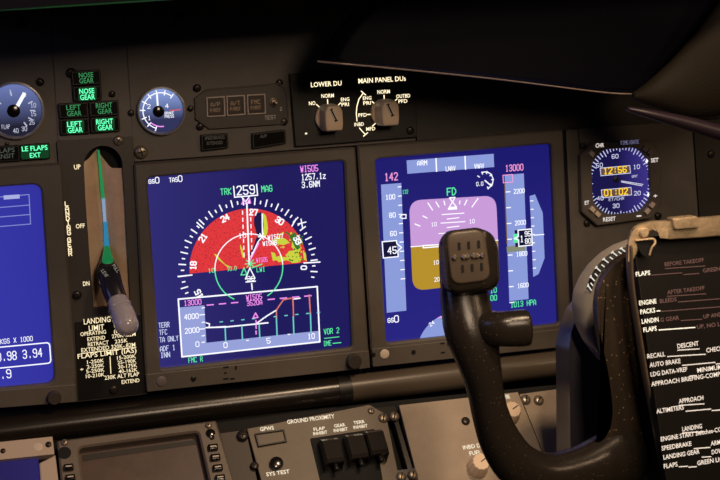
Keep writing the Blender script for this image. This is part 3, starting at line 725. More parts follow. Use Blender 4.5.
line(mb, MP, [pol(34, a, cc) for a in range(90, 151, 6)], 1.1*s1, H2); line(mb, MP, [pol(34, a, cc) for a in range(-90, -151, -6)], 1.1*s1, H2)
mb.build('range_arc', GR, tc_); mb = MB(); text(mb, MP, 'FMC R', 188.8, 362.8, 4.9, 14, H2, 1.0); text(mb, MP, '--- -', 190, 368.5, 4, 13, H2, .8)
text(mb, MP, 'VOR 2', 324.2, 334.4, 5.2, 15, H2, 1.1); text(mb, MP, 'DME', 324.4, 346, 4.8, 7, H2, 1.05); pxline(mb, MP, [(324.5, 338.4), (339, 336.8)], .8, H2); pxline(mb, MP, [(333, 343.4), (341, 342.6)], .9, H2); pxline(mb, MP, [(324, 350.6), (331, 349.8)], 1.3, H2); pxline(mb, MP, [(333, 349.6), (342, 348.6)], 1.0, H2)
text(mb, MP, '10', 208.5, 272.8, 4, 6, H2, .85); text(mb, MP, 'LWI', 257, 272, 4.2, 8, H2, .9); pxline(mb, MP, [(241, 275), (244, 268), (247, 274.5)], 1.1, H2, True); pxline(mb, MP, [(252, 268), (262, 264)], 1.0, H2)
for a in range(0, 360, 45): line(mb, MP, [MP.uv(249.5, 263), (MP.uv(249.5, 263)[0]+5*s1*math.cos(math.radians(a)), MP.uv(249.5, 263)[1]+5*s1*math.sin(math.radians(a)))], .9*s1, H2)
text(mb, MP, '10.0', 227.5, 271, 4, 9, H2, .8)
mb.build('symbols_green', GR, tc_)
mb = MB()
for x, y0, y1 in [(225.5, 327.5, 341.5), (242.2, 325.6, 339.6), (259.5, 324, 337.8), (276.8, 318, 336), (293.6, 317, 334.2), (310.8, 313, 332.4)]: pxline(mb, MP, [(x-.4, y0), (x+.3, y1)], 1.3, H2)
for k in range(10):
    x = 220+k*10.8; pxline(mb, MP, [(x, 322-k*1.05), (x+2.6, 321.7-k*1.05)], 1.1, H2)
mb.build('symbols_cyan', CY, tc_)
mb = MB(); pxline(mb, MP, [(276.3, 310.2), (283.4, 299.8), (291, 298.2)], 1.3, H2); pxline(mb, MP, [(292.8, 298.6), (293.2, 306)], 1.4, H2+.0001); pxline(mb, MP, [(309.2, 295), (310, 308)], 1.4, H2+.0001); pxline(mb, MP, [(293.2, 305), (293.5, 317)], 1.2, H2); pxline(mb, MP, [(310, 307), (310.5, 314)], 1.2, H2); pxline(mb, MP, [(276.4, 311), (276.6, 318)], 1.2, H2)
mb.build('terrain_red', glow('terrain_salmon', (.80, .22, .16), .9), tc_)
disc(161.5, 381, 5, tc_, 'light_sensor', mat('sensor_grey', (.15, .13, .12), .4), .0105)
disc(193.5, 378.5, 2.8, tc_, 'strip_screw', BLACK, .0105)
for a, b in [((224, 367.5), (228, 367)), ((224, 379), (228, 378.6)), ((236, 366.5), (236, 369)), ((231, 379), (234, 378.5)), ((225, 373), (226, 373))]:
    mb = MB(); pxline(mb, MP, [a, b], 1.8, .0109); mb.build('strip_mark', VOID, tc_)
disc(353, 360.5, 7.4, tc_, 'brightness_knob', mat('soft_knob', (.045, .037, .031), .4), .0105, .007)
# brass corner reflections are real rounded corners of the bezel; next the right unit

# right unit : primary flight display
tr = display('r', 'display unit behind the yoke with lilac and mustard horizon and speed tapes', [(357.5, 146.5), (563.5, 129.5), (572, 346), (372.3, 367)], [(373.5, 158.5), (548.5, 143.3), (556.5, 322.5), (384.6, 342)], .004, SCR_R, [(371.8, 349), (571.2, 328), (572.2, 346), (373, 367)], (465, 360))
mb = MB()
flat(mb, MP, UVs(MP, [(406.6, 160.4), (493.6, 153.8), (494.2, 167), (407.4, 173.8)], HS), HS); mb.build('mode_bar', PALE, tr)
mb = MB(); flat(mb, MP, UVs(MP, [(381, 184.6), (401.2, 183), (406.4, 310.6), (386.8, 312.8)], HS), HS); mb.build('speed_tape', PALE, tr)
mb = MB(); flat(mb, MP, UVs(MP, [(504.6, 175), (523.8, 173.4), (528.6, 299), (509.4, 301.2)], HS), HS); mb.build('altitude_tape', PALE, tr)
mb = MB()
for qd in ([(529.6, 196), (535, 194.4), (542.8, 213), (531, 222)], [(531, 222), (542.8, 213), (544.6, 258), (532.2, 252)], [(532.2, 252), (544.6, 258), (538.6, 274), (533.2, 277)]): flat(mb, MP, UVs(MP, qd, HS), HS)
mb.build('climb_rate_scale', PALE, tr)
mb = MB(); cR = MP.uv(455, 352, HS); s2 = .00092
flat(mb, MP, [(cR[0]+41*s2*math.cos(math.radians(a)), cR[1]+41*s2*math.sin(math.radians(a))) for a in range(16, 165, 6)], HS); mb.build('heading_rose', PALE, tr)
# lilac / mustard horizon with rounded corners
A = [(409, 200.5), (496, 195.4), (499.4, 281), (412.8, 291)]
mb = MB(); hl = (410.9, 246.8); hr = (498, 240.2)
q = rounded(UVs(MP, [A[0], A[1], (498, 240.2), (410.9, 246.8)], HS), [.001]*4, 5)
ql = UVs(MP, [A[0], A[1], hr, hl], HS); pq = ccw(ql)
def selround(poly, cor, r):
    poly = ccw(poly); L = [r if any((Vector(p)-Vector(c)).length < 1e-6 for c in cor) else 1e-5 for p in poly]; return rounded(poly, L, 6)
flat(mb, MP, selround(ql, [ql[0], ql[1]], .012), HS); mb.build('sky_field', LILAC, tr)
qg = UVs(MP, [hl, hr, A[2], A[3]], HS); mb = MB(); flat(mb, MP, selround(qg, [qg[2], qg[3]], .012), HS); mb.build('ground_field', MUST, tr)
mb = MB()
for (x, tx, y) in [(417.5, 'ARM', 165.6), (446, 'LNAV', 171), (474.5, 'VNAV', 168.6)]: text(mb, MP, tx, x, y, 4.4, 9.5, H2, 1.0)
pxline(mb, MP, [(436, 158.6), (436.6, 171.4)], 1.3, H2); pxline(mb, MP, [(465, 156.4), (465.5, 169.2)], 1.3, H2)
for tx, x, y, w in [('100', 386, 199.6, 9), ('80', 389.5, 217.6, 6), ('60', 390.5, 236, 6)]: text(mb, MP, tx, x, y, 4.5, w, H2, .95)
for k in range(11):
    y = 187+k*9.2; pxline(mb, MP, [(398+k*.3, y), (401+k*.38, y-.3)], 1.0, H2)
pxline(mb, MP, [(382.2, 241.8), (396.5, 240.6), (396.8, 243.5), (401.5, 247.5), (397.8, 251), (398.2, 256.6), (383.4, 258)], 1.1, H2+.0004, True); text(mb, MP, '45', 388, 254, 6.6, 8.5, H2+.0004, 1.3)
pxline(mb, MP, [(400, 217), (402, 214.6), (406, 214.6), (406, 218.2), (402, 218.6)], 1.0, H2, True)
text(mb, MP, 'GS', 388, 322.6, 4.0, 5.6, H2, .95); text(mb, MP, '0', 394.6, 322.3, 6.4, 4, H2, 1.2)
mb.build('tape_figures', W, tr); mb = MB()
pxline(mb, MP, [(410.9, 246.8), (498, 240.2)], .9, H2); pxline(mb, MP, [(423, 245.6), (423.3, 247.8), (441, 246.4), (441, 244.6)], 1.2, H2, True)
for dx0, dy0, dx1, dy1 in [(-24, 13, -19.5, 20), (-16, 12, -13, 17), (-8, 11, -7, 15), (8, 11, 7.5, 14), (15, 10, 12.5, 15), (26, 8.5, 20, 17), (-29, 26, -25, 28), (-37, 34, -32, 36)]:
    pxline(mb, MP, [(452+dx0, 190+dy0), (452+dx1, 190+dy1)], 1.1, H2)
pxline(mb, MP, [(449.5, 197.8), (455, 197.4), (452.5, 202), (449, 207.6), (456.5, 207), (452.5, 202)], 1.1, H2, True)
pxline(mb, MP, [(448.5, 209), (456.5, 208.5)], 1.8, H2)
for y, w in [(214, 11), (218.5, 6), (222.5, 12), (227, 6), (233, 14)]: pxline(mb, MP, [(453-w, y+.6), (453+w, y-.9)], .9, H2)
text(mb, MP, '10', 431.5, 226.4, 3.8, 5, H2, .7); text(mb, MP, '10', 469.5, 223.4, 3.8, 5, H2, .7); text(mb, MP, '10', 433.5, 264.5, 3.8, 5, H2, .7); text(mb, MP, '20', 434.5, 281.6, 3.8, 5, H2, .7)
mb.build('attitude_symbols', W, tr); mb = MB()
for tx, x, y in [('2200', 514, 193.6), ('2000', 515.2, 225.2), ('1800', 516.6, 256.4), ('1600', 517.8, 288)]: text(mb, MP, tx, x, y, 4.2, 10.5, H2, .85)
for k in range(8): pxline(mb, MP, [(506+k*.55, 192+k*15.8), (510+k*.55, 191.7+k*15.8)], 1.0, H2)
pxline(mb, MP, [(518, 230.2), (531.5, 229), (532.3, 245), (518.8, 246.4), (518.6, 240), (514.5, 238.5), (518.4, 236.4)], 1.1, H2+.0004, True); text(mb, MP, '1', 520.6, 242, 6, 2.6, H2+.0004, 1.1); text(mb, MP, '95', 525, 236.5, 4.8, 5.5, H2+.0004, 1.0); text(mb, MP, '80', 525.4, 243.6, 4.8, 5.5, H2+.0004, 1.0)
mb.build('altitude_figures', W, tr); mb = MB()
cg = MP.uv(485, 180.5, H2); line(mb, MP, [(cg[0]+8.6*s2*math.cos(math.radians(a)), cg[1]+8.6*s2*math.sin(math.radians(a))) for a in range(-70, 111, 12)], 1.0*s2, H2)
for a in range(-70, 160, 36): line(mb, MP, [(cg[0]+7*s2*math.cos(math.radians(a)), cg[1]+7*s2*math.sin(math.radians(a))), (cg[0]+9.2*s2*math.cos(math.radians(a)), cg[1]+9.2*s2*math.sin(math.radians(a)))], 1.0*s2, H2)
pxline(mb, MP, [(485, 180.5), (491.5, 186)], 1.2, H2); text(mb, MP, '0.0', 476.6, 186, 3.8, 6.5, H2, .9)
mb.build('radio_altitude_dial', W, tr); mb = MB()
for k in range(9): pxline(mb, MP, [(530.5+k*.35, 201+k*8.4), (533+k*.35, 200.8+k*8.4)], .9, H2)
pxline(mb, MP, [(534, 235.2), (543.8, 234.4)], .9, H2)
for tx, x, y, a in [('24', 430.5, 326.5, .5), ('27', 442, 320.5, .25)]: text(mb, MP, tx, x, y, 3.6, 5, H2, .7, ang=a)
mb.build('symbols_white', W, tr)
mb = MB(); flat(mb, MP, UVs(MP, [(382.2, 241.8), (396.5, 240.6), (398.2, 256.6), (383.4, 258)], H2+.0002), H2+.0002); mb.build('speed_readout_box', glow('box_navy', (.008, .007, .05), .8), tr); mb = MB(); flat(mb, MP, UVs(MP, [(514.5, 230.2), (532, 228.6), (532.8, 245.4), (515.4, 247)], H2+.0002), H2+.0002)
mb.build('altitude_readout_box', glow('box_navy', (.008, .007, .05), .8), tr)
mb = MB(); text(mb, MP, '142', 385.2, 180.8, 7.2, 12.5, H2, 1.35); text(mb, MP, '13000', 505.8, 171.4, 6, 17.4, H2, 1.2); pxline(mb, MP, [(503, 175.3), (512.5, 174.5), (512.8, 182), (503.4, 182.8)], .9, H2, True); pxline(mb, MP, [(438, 318), (442, 316)], 1, H2)
mb.build('symbols_magenta', glow('pink', (.96, .36, .74), .95), tr)
mb = MB(); text(mb, MP, 'FD', 447.4, 195.4, 7, 8.5, H2, 1.5); text(mb, MP, '132', 402.6, 193.8, 3.6, 5.5, H2, .9); text(mb, MP, '1013 HPA', 511, 307.4, 5.2, 25, H2, 1.1); text(mb, MP, '10', 490.5, 293, 5, 6, H2, 1.1); text(mb, MP, '00', 490.8, 300.6, 5, 6, H2, 1.1)
flat(mb, MP, UVs(MP, [(513.4, 234), (518, 233.6), (518.4, 242.6), (513.8, 243)], H2+.0003), H2+.0003)
mb.build('symbols_green', GR, tr)
mb = MB(); flat(mb, MP, UVs(MP, [(506.6, 246.6), (524.8, 244.6), (525.4, 250.4), (507, 252.6)], HS+.0002), HS+.0002); mb.build('hatch_patch', HATCH, tr)
mb = MB(); pxline(mb, MP, [(504.6, 182), (507, 244)], 1.1, H2); mb.build('terrain_bar', glow('bar_olive', (.25, .16, .05), .7), tr)
disc(384.5, 353.8, 4.6, tr, 'light_sensor', mat('sensor_light', (.62, .52, .42), .4), .0105)
disc(413.5, 352, 2.2, tr, 'strip_screw', BLACK, .0105); disc(373.5, 354.5, 2.0, tr, 'strip_screw', BLACK, .0105)
for a, b in [((441, 343.5), (444, 343.2)), ((441.5, 352.8), (444.5, 352.4)), ((448, 343), (448, 345))]:
    mb = MB(); pxline(mb, MP, [a, b], 1.6, .0109); mb.build('strip_mark', VOID, tr)

# ------------------------------------------------------------------ clock
t = thing('clock', 'octagonal cockpit clock with blue dial and two yellow digital readouts', 'clock', MP.P(621, 226, 0))
oc = [(580.8, 156), (593.8, 142.4), (648.5, 139.8), (660.5, 152.5), (661.8, 203.5), (652, 218.5), (598, 225.8), (582.2, 212)]
fc = [(590.8, 163), (602, 149.5), (636, 147.2), (648, 160), (650, 199), (638.6, 212), (606, 214.8), (592.4, 203)]
mb = MB(); ringp(mb, MP, rounded(UVs(MP, oc, .008), .001, 2), rounded(UVs(MP, fc, .006), .006, 2), 0, .008, .004, .0009); mb.build('case', mat('clock_case', (.12, .10, .085), .42, bump=.2), t, True, 25)
mb = MB(); flat(mb, MP, inset(rounded(UVs(MP, fc, .006), .006, 2), -.001), .0045); mb.build('dial_face', CLKF, t)
HC = .0049; c0 = MP.uv(620.3, 181.3, HC); sx, sy = MP.sc(620, 181)
mb = MB()
for k in range(60):
    a = math.radians(6*k); d = (math.sin(a), math.cos(a)); r1 = 31.5*sx*1.04
    lim = 1.0
    r0 = r1*(.88 if k % 5 else .83)
    line(mb, MP, [(c0[0]+d[0]*r0, c0[1]+d[1]*r0), (c0[0]+d[0]*r1, c0[1]+d[1]*r1)], 0.78*sx, HC)
for tx, x, y in [('60', 612, 158.5), ('10', 633.5, 169), ('20', 634.2, 195.4), ('30', 613, 208), ('40', 597.2, 200.4), ('50', 596.4, 167.4)]: text(mb, MP, tx, x, y, 3.9, 6.2, HC, .8)
text(mb, MP, 'ET/CHR', 609, 200.9, 2.6, 15, HC, .5); text(mb, MP, 'GMT', 632, 177.6, 2.2, 5.5, HC, .45)
for B in ([(600.2, 168.2), (629.8, 165.6), (630.5, 173), (601, 175.8)], [(601.4, 190), (631, 187.4), (631.6, 194.8), (602.2, 197.8)]): pxline(mb, MP, B, .7, HC, True)
mb.build('dial_markings', glow('clock_white', (.72, .74, 1.0), .9), t)
mb = MB()
for B in ([(600.2, 168.2), (629.8, 165.6), (630.5, 173), (601, 175.8)], [(601.4, 190), (631, 187.4), (631.6, 194.8), (602.2, 197.8)]): flat(mb, MP, UVs(MP, B, HC-.0002), HC-.0002)
mb.build('readout_window', glow('readout_back', (.22, .12, .10), .6), t)
mb = MB(); text(mb, MP, '12:56', 604, 174, 6, 22.5, HC+.0002, 1.35); text(mb, MP, '01:02', 604.6, 196, 6, 23, HC+.0002, 1.4); mb.build('readout_digits', AMB, t)
mb = MB(); u1 = MP.uv(621, 181.4, .006); 
for a, b in [((621.5, 181), (643, 184.4)), ((621.5, 182), (642, 185.8))]: pxline(mb, MP, [a, b], .7, HC+.0006)
mb.build('second_hand', glow('hand_white', (.8, .8, .95), .9), t)
disc(616, 179.5, 3, t, 'hand_hub', mat('hub_dark', (.03, .03, .06), .3), HC)
mb = MB()
for tx, x, y, hh, w in [('CHR', 595.6, 147.6, 4.2, 8.5), ('SET', 651, 162.4, 4.2, 7.5), ('RESET', 603.2, 221.6, 4.2, 12.5), ('ET', 584.8, 204.8, 4, 4.5), ('+', 653.4, 198, 4, 4)]: ptext(mb, MP, tx, x, y, hh, w, .0084, 1.0)
pxline(mb, MP, [(637, 216.2), (641, 215.8)], 1.2, .0084)
mb.build('legend', glow('legend_cream', (.95, .86, .80), .95), t)
mb = MB(); text(mb, MP, 'TIME/DATE', 620.5, 144.8, 3.6, 18.5, .0084, .55); mb.build('dim_legend', glow('legend_blue_dim', (.22, .22, .40), .7), t)
for x, y in [(592.3, 153.8), (645.8, 148.8), (650.8, 152.2), (593, 209.5), (598.2, 214.2), (647.8, 211.2), (652.6, 205)]:
    cu = MP.uv(x, y, .011); k = .0027; ang = math.radians(45 if x > 640 and y > 180 else (-45)); ca, sa = math.cos(ang), math.sin(ang)
    if (x < 600 and y < 180): ca, sa = math.cos(-.75), math.sin(-.75)
    q = [(cu[0]+a*k*ca-b*k*.8*sa, cu[1]+a*k*sa+b*k*.8*ca) for a, b in [(-1, -1), (1, -1), (1, 1), (-1, 1)]]
    mb = MB(); prism(mb, MP, rounded(q, .0006, 2), .007, .0115, .0006); mb.build('push_button', KEY if y > 200 or x < 600 else mat('key_dim', (.16, .13, .12), .4), t)
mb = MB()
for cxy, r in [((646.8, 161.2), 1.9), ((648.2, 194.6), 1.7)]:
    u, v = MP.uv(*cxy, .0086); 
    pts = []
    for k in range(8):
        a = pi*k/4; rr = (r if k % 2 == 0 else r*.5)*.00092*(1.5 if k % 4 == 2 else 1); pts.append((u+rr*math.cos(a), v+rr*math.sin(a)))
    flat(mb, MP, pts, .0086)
mb.build('led_glint', glow('glint_violet', (.75, .75, 1.0), 2.2, True), t)  # LED glare and lens glint painted as small glowing stars

# ------------------------------------------------------------------ glareshield above the panel
def extr(mb, pts, h0, h1, bev=.006, r=.006, steps=4, base=MP):
    prism(mb, base, rounded(UVs(base, pts, h1), r, 5), h0, h1, bev, steps); return mb
t = hood_thing = thing('glareshield', 'near black padded glareshield hood overhanging the top of the panel', 'hood', MP.P(520, 90, .1))
def hood_ring(h, f):
    return None
mb = MB()
prof = [(318, 62), (328, 40), (345, 18), (372, -6), (400, -60), (760, -60), (760, 18), (705, 55), (660, 84), (632, 93), (600, 91), (500, 78.5), (400, 68)]
proff = [(338, 61), (350, 42), (366, 22), (390, -2), (410, -60), (760, -60), (760, 18), (705, 55), (662, 82), (632, 89), (600, 87), (500, 75), (400, 65)]
loft(mb, MP, prof, .10, proff, .135, 7, .006); 
mb.build('pad', VINYL, t, True, 50)
mb = MB(); sweep(mb, [row(318, 61.5, .125, 1.0, 1.6), row(345, 64, .134, 1.0, 1.8), row(400, 69, .134, .9, 1.8), row(500, 79.5, .134, .8, 1.8), row(600, 92.0, .134, .8, 1.8), row(632, 94, .134, .8, 1.8)], seg=10); mb.build('edge_trim', mat('trim_highlight', (.34, .26, .22), .3, metal=.3), t, True, 60)  # highlight on the hood's lower edge put into a pale trim colour
# right hand side piece of the hood
t2 = thing('window_post_trim', 'dim olive curved trim piece at the upper right beside the hood', 'trim', MP.P(680, 90, .15))
mb = MB(); P_ = [row(636, 96, .150, 5, 8), row(655, 93, .155, 15, 12), row(690, 84, .16, 34, 14), row(725, 66, .165, 46, 16), row(770, 30, .17, 60, 16)]
sweep(mb, P_, seg=20); mb.build('trim_shell', VINYLB, t2, True, 60)
mb = MB(); sweep(mb, [row(628, 109, .165, 2.5, 6), row(650, 114, .17, 4.5, 8), row(690, 124, .175, 6.5, 8), row(735, 137, .18, 8, 8)], seg=14); mb.build('lower_lip', mat('lip_violet_lit', (.022, .013, .022), .4), t2, True, 60)  # violet light on this lip put into its colour

# ------------------------------------------------------------------ rail below the displays
t = thing('panel_rail', 'lacquered round rail running under the displays, coloured darker on its shaded left', 'rail', MP.P(360, 395, .02))
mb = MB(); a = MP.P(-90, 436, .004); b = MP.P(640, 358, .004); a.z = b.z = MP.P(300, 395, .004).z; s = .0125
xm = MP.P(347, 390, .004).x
sweep(mb, [[a.x, a.y, a.z, s, s], [(a.x+xm)/2, a.y, a.z, s, s], [xm, b.y, b.z, s, s]], 2, 32, dome=False); mb.build('shaded_tube', RAILM, t, True, 60)  # left run coloured dark for the shade it lies in
mb = MB(); sweep(mb, [[xm, a.y, a.z, s*1.02, s*1.02], [(b.x+xm)/2, a.y, a.z, s*1.02, s*1.02], [b.x, b.y, b.z, s*1.02, s*1.02]], 2, 32, dome=False); mb.build('lit_tube', mat('rail_lit', (.085, .066, .048), .33, bump=.05), t, True, 60)  # right run of the same rail coloured lighter for the light on it
mb = MB(); c1 = MP.P(343, 388, .004); sweep(mb, [[c1.x-.006, c1.y, a.z, s*1.06, s*1.06], [c1.x+.006, c1.y, a.z, s*1.06, s*1.06]], 1, 32, dome=False); mb.build('clamp_band', BLACK, t, True, 60)

# ------------------------------------------------------------------ lower panel (aisle stand)
def lsheet(pts, h1, m, t, name, h0=-.005, r=.001, bev=.0006):
    mb = MB(); prism(mb, LP, rounded(UVs(LP, pts, h1), r, 3), h0, h1, bev); return mb.build(name, m, t)
base = thing('aisle_stand', 'dark base frame of the sloping lower panel', 'panel', LP.P(300, 470, -.03))
lsheet([(-60, 446), (620, 378), (660, 560), (-60, 560)], -.009, VOID, base, 'base_frame', -.016)

# far-left small display
t = thing('lower_display', 'small lower display with silver top strip at the bottom left corner', 'display', LP.P(20, 465, 0))
lsheet([(-60, 448), (52.5, 436.2), (54.5, 454), (-60, 466)], .004, mat('silver_strip', (.50, .40, .31), .42, bump=.2), t, 'top_strip')
mb = MB(); flat(mb, LP, UVs(LP, [(-60, 468), (38, 457.5), (42, 500), (-60, 500)], -.001), -.001); mb.build('screen', screen_mat('screen_corner', (.010, .008, .06), (.018, .014, .10), 0), t)
mb = MB(); R = [[LP.P(39.5, 463, 0), LP.P(56, 454.5, .004), LP.P(62, 500, .004), LP.P(43, 500, 0)]]; prism(mb, LP, UVs(LP, [(39, 463), (55.5, 454.5), (62, 510), (42, 510)], .003), -.01, .003, .0015); mb.build('side_wedge', mat('silver_strip', (.50, .40, .31), .42), t)
disc(38, 447, 4.4, t, 'sticker', mat('sticker_cream', (.62, .52, .42), .5), .004, .0004, LP)
screw(LP, 3, 451, 2.6, t, .004, 'dark'); screw(LP, 48.5, 444.6, 3, t, .004, 'dark')

# control display unit
t = thing('control_display_unit', 'control display unit with rows of side keys and a dark blank screen', 'display', LP.P(140, 475, 0))
o = rounded(UVs(LP, [(57, 440.5), (216, 420), (240, 500), (64, 512)], .006), .0015, 4); i = rounded(UVs(LP, [(78.5, 449.5), (198, 433.5), (214, 505), (86, 508)], .002), .004, 4)
mb = MB(); ringp(mb, LP, o, i, -.005, .006, -.004, .0016); mb.build('bezel', CDUP, t, True, 30)
mb = MB(); flat(mb, LP, inset(ccw(i), -.001), -.0035); mb.build('screen', mat('cdu_screen', (.075, .045, .034), .38, bump=.12, bscale=1200, var=.25), t)
mb = MB(); ci = ccw(UVs(LP, [(82, 455), (196, 439.5), (197.5, 444), (83, 461)], -.003)); flat(mb, LP, ci, -.0031); mb.build('screen_top_band', mat('band', (.015, .012, .01), .5), t)
for x, y in [(68.5, 466.5), (70.3, 477), (213, 446.6), (215.4, 456.6), (217.8, 467), (220.2, 477.2)]:
    q = UVs(LP, [(x-5.2, y-2.8), (x+4.8, y-4.0), (x+5.6, y+2.4), (x-4.6, y+3.6)], .010); mb = MB(); prism(mb, LP, rounded(q, .0012, 3), .004, .010, .0016, 3); k = mb.build('line_key', BLACKG, t, True, 30)
    mb = MB(); pxline(mb, LP, [(x-2.4, y-.2), (x+2.6, y-.8)], 1.2, .0103); mb.build('key_mark', KEY, k)
screw(LP, 64.5, 442.6, 3.4, t, .006, 'cross'); screw(LP, 208.5, 425.4, 3.4, t, .006, 'cross')
disc(64.5, 452.8, 6.4, t, 'fastener_hole', VOID, .0062, .0002, LP); disc(210.5, 433.4, 4.6, t, 'fastener_hole', BLACKG, .0062, .001, LP); disc(212, 437.5, 2.5, t, 'fastener_hole', VOID, .0062, .0002, LP)

# ground proximity panel
t = thing('ground_proximity_panel', 'ground proximity panel with three guarded black switches in a row', 'control panel', LP.P(310, 475, 0))
LPM = mat('gpws_paint', (.155, .125, .092), .48, bump=.3, bscale=900, var=.1)
lsheet([(219.5, 433), (246, 429.5), (262, 500), (238, 503)], .0, mat('gpws_side', (.05, .04, .032), .5), t, 'side_rail')
lsheet([(247, 428.6), (369.5, 404.5), (386, 414), (404, 500), (268, 505)], .002, LPM, t, 'face_plate')
H = .0024
mb = MB()
ptext(mb, LP, 'GROUND PROXIMITY', 287.5, 424, 4.2, 49, H, 1.0); ptext(mb, LP, 'GPWS', 260.4, 431.2, 4, 14, H, 1.0); ptext(mb, LP, 'SYS TEST', 266.6, 476.3, 4, 24, H, .95)
for a in [('FLAP', 314, 431, 11.5), ('INHIBIT', 313.5, 435.4, 14.5), ('GEAR', 334.4, 427.6, 11.5), ('INHIBIT', 334, 432.2, 14.5), ('TERR', 353.8, 424.4, 11.5), ('INHIBIT', 353.8, 429, 14.5)]: ptext(mb, LP, a[0], a[1], a[2], 3.4, a[3], H, .85)
mb.build('legend', glow('lower_legend', (1.0, .86, .64), 1.0), t)
q = ccw(UVs(LP, [(254.6, 433.8), (284, 429.6), (287, 442), (258, 447.2)], .003)); mb = MB(); ringp(mb, LP, q, inset(q, .0013), .002, .0045, .0025, .0003); f = mb.build('light_frame', BLACK, t)
mb = MB(); flat(mb, LP, inset(q, .0012), .0028); mb.build('light_lens', mat('gpws_lens', (.10, .075, .05), .4), f)
c = LP.uv(276.5, 463.5, .004); mb = MB(); lathe(mb, LP, c, [(6.6*.0009, .002), (6.6*.0009, .0055), (5.6*.0009, .0068), (3*.0009, .0073)], 28); mb.build('push_button', BLACKG, t, True, 35)
screw(LP, 254.5, 466, 4.2, t, .002, 'dark'); screw(LP, 371, 411, 3.4, t, .002, 'cross'); screw(LP, 242.5, 436, 5.6, t, .0015, 'dark')
q = rounded(UVs(LP, [(310, 438.4), (374.5, 428.8), (386, 500), (326, 505)], .0026), .0015, 3); mb = MB(); prism(mb, LP, q, .001, .0030, .0005); mb.build('switch_bay', VOID, t)
for x, y in [(317.5, 443), (342, 438.8), (361.5, 435)]:
    # lift-up guard: side cheeks, sloping lid and front lip
    g = []
    for (dx, dy, h) in [(0, 0, .003), (20.5, -3.2, .003), (29, 34, .003), (7.5, 38, .003)]: g.append((x+dx, y+dy))
    qb = UVs(LP, g, .003); U0 = LP.uv(x, y, .003); U1 = LP.uv(x+20.5, y-3.2, .003); w = U1[0]-U0[0]; l = .030
    x0, v0 = U0; 
    def bx(u0, u1, prof, name, m, par):
        mb = MB(); A_ = [LP.W(u0, v0-a, b) for a, b in prof]; B_ = [LP.W(u1, v0-a, b) for a, b in prof]; mb.grid([A_, B_], capa=True, capb=True); return mb.build(name, m, par)
    lid = [(0, .003), (-.0, .010), (.004, .016), (.022, .019), (.025, .017), (.025, .012), (.010, .010), (.008, .003)]
    gd = bx(x0+.0012, x0+w-.0028, lid, 'switch_guard', mat('guard_black', (.022, .019, .017), .22, coat=.3), t)
    side = [(0.0, .003), (.001, .009), (.005, .0155), (.026, .0175), (.028, .003)]
    bx(x0, x0+.0009, side, 'guard_cheek', BLACKG, gd); bx(x0+w-.0032, x0+w-.0024, side, 'guard_cheek', BLACKG, gd)
    mb = MB(); 
    sweep(mb, [[*LP.W(x0+w*.5, v0-.014, .003), .0016, .0016], [*LP.W(x0+w*.5, v0-.018, .010), .0016, .0016], [*LP.W(x0+w*.5, v0-.030, .013), .0022, .0022]], 3, 12, ref=LP.U); mb.build('switch_lever', BLACK, gd, True, 60)

# right lower panel
t = thing('lower_selector_panel', 'tan lower panel with two ribbed knobs, partly hidden by the yoke', 'control panel', LP.P(450, 470, 0))
lsheet([(399, 405), (518, 391.8), (562, 500), (425, 508)], .002, PANELL, t, 'face_plate')
lsheet([(519.5, 394), (600, 383), (640, 500), (563, 500)], .001, PANELL, t, 'side_plate')
mb = MB(); ptext(mb, LP, 'INBD DU', 463.5, 449.5, 4.2, 22, .0024, 1.0); ptext(mb, LP, 'FUEL', 470, 455.4, 4.2, 12, .0024, 1.0); ptext(mb, LP, 'AUTO BRK', 499, 399.8, 4.4, 12, .0024, 1.1); ptext(mb, LP, '1', 516, 414, 4, 2, .0024, .9); ptext(mb, LP, '2', 519, 441, 4, 3, .0024, .9); mb.build('legend', glow('lower_legend', (1, .86, .64), 1), t)
screw(LP, 465.5, 421.3, 4.2, t, .002, 'dark')
def ribbed(px, py, rp, hh):
    c = LP.uv(px, py, .003); k = rp*.00088; mb = MB(); R = []
    for f_, h in [(1.0, .002), (1.0, .006), (.93, .0075), (.86, hh-.001), (.78, hh)]:
        R.append([LP.W(c[0]+k*f_*(1+.035*math.cos(12*a))*math.cos(a), c[1]+k*f_*(1+.035*math.cos(12*a))*math.sin(a), h) for a in [2*pi*i/60 for i in range(60)]])
    mb.grid(R, capb=True); o = mb.build('rotary_knob', KNOB, t, True, 40)
    mb = MB(); line(mb, LP, [(c[0], c[1]), (c[0]+k*.6, c[1]+k*.3)], .001, hh+.0002); mb.build('pointer_line', BLACK, o)
ribbed(477, 468, 10.5, .018); ribbed(509, 415, 10.5, .016)
fast = thing('quarter_turn_fasteners', 'black channel with slotted fasteners between the two lower panels', 'fastener strip', LP.P(398, 450, 0))
lsheet([(373, 408), (396, 405), (399, 419), (378, 423)], .001, BLACKG, fast, 'channel_end', -.01, .002); lsheet([(393, 419), (398, 418), (416, 478), (410, 479)], .0005, BLACKG, fast, 'channel', -.01); lsheet([(396, 470), (416, 467.5), (420, 486), (400, 488)], .001, BLACKG, fast, 'channel_end', -.01, .002)
for x, y in [(383, 418.5), (394, 416.8), (401, 477.2), (412.5, 475.5)]: screw(LP, x, y, 5.1, fast, .0012, 'slot', 1.2)
f2 = thing('slotted_fastener', 'left one of two slotted fasteners on the tan lower panel right of the yoke arm', 'fastener', LP.P(525.5, 400, 0)); screw(LP, 525.5, 400, 5, f2, .0012, 'slot', 1.3)
f3 = thing('slotted_fastener', 'right one of two slotted fasteners on the tan lower panel, nearest the control column', 'fastener', LP.P(538.5, 400, 0)); screw(LP, 538.5, 400.5, 5, f3, .0012, 'slot', .9)

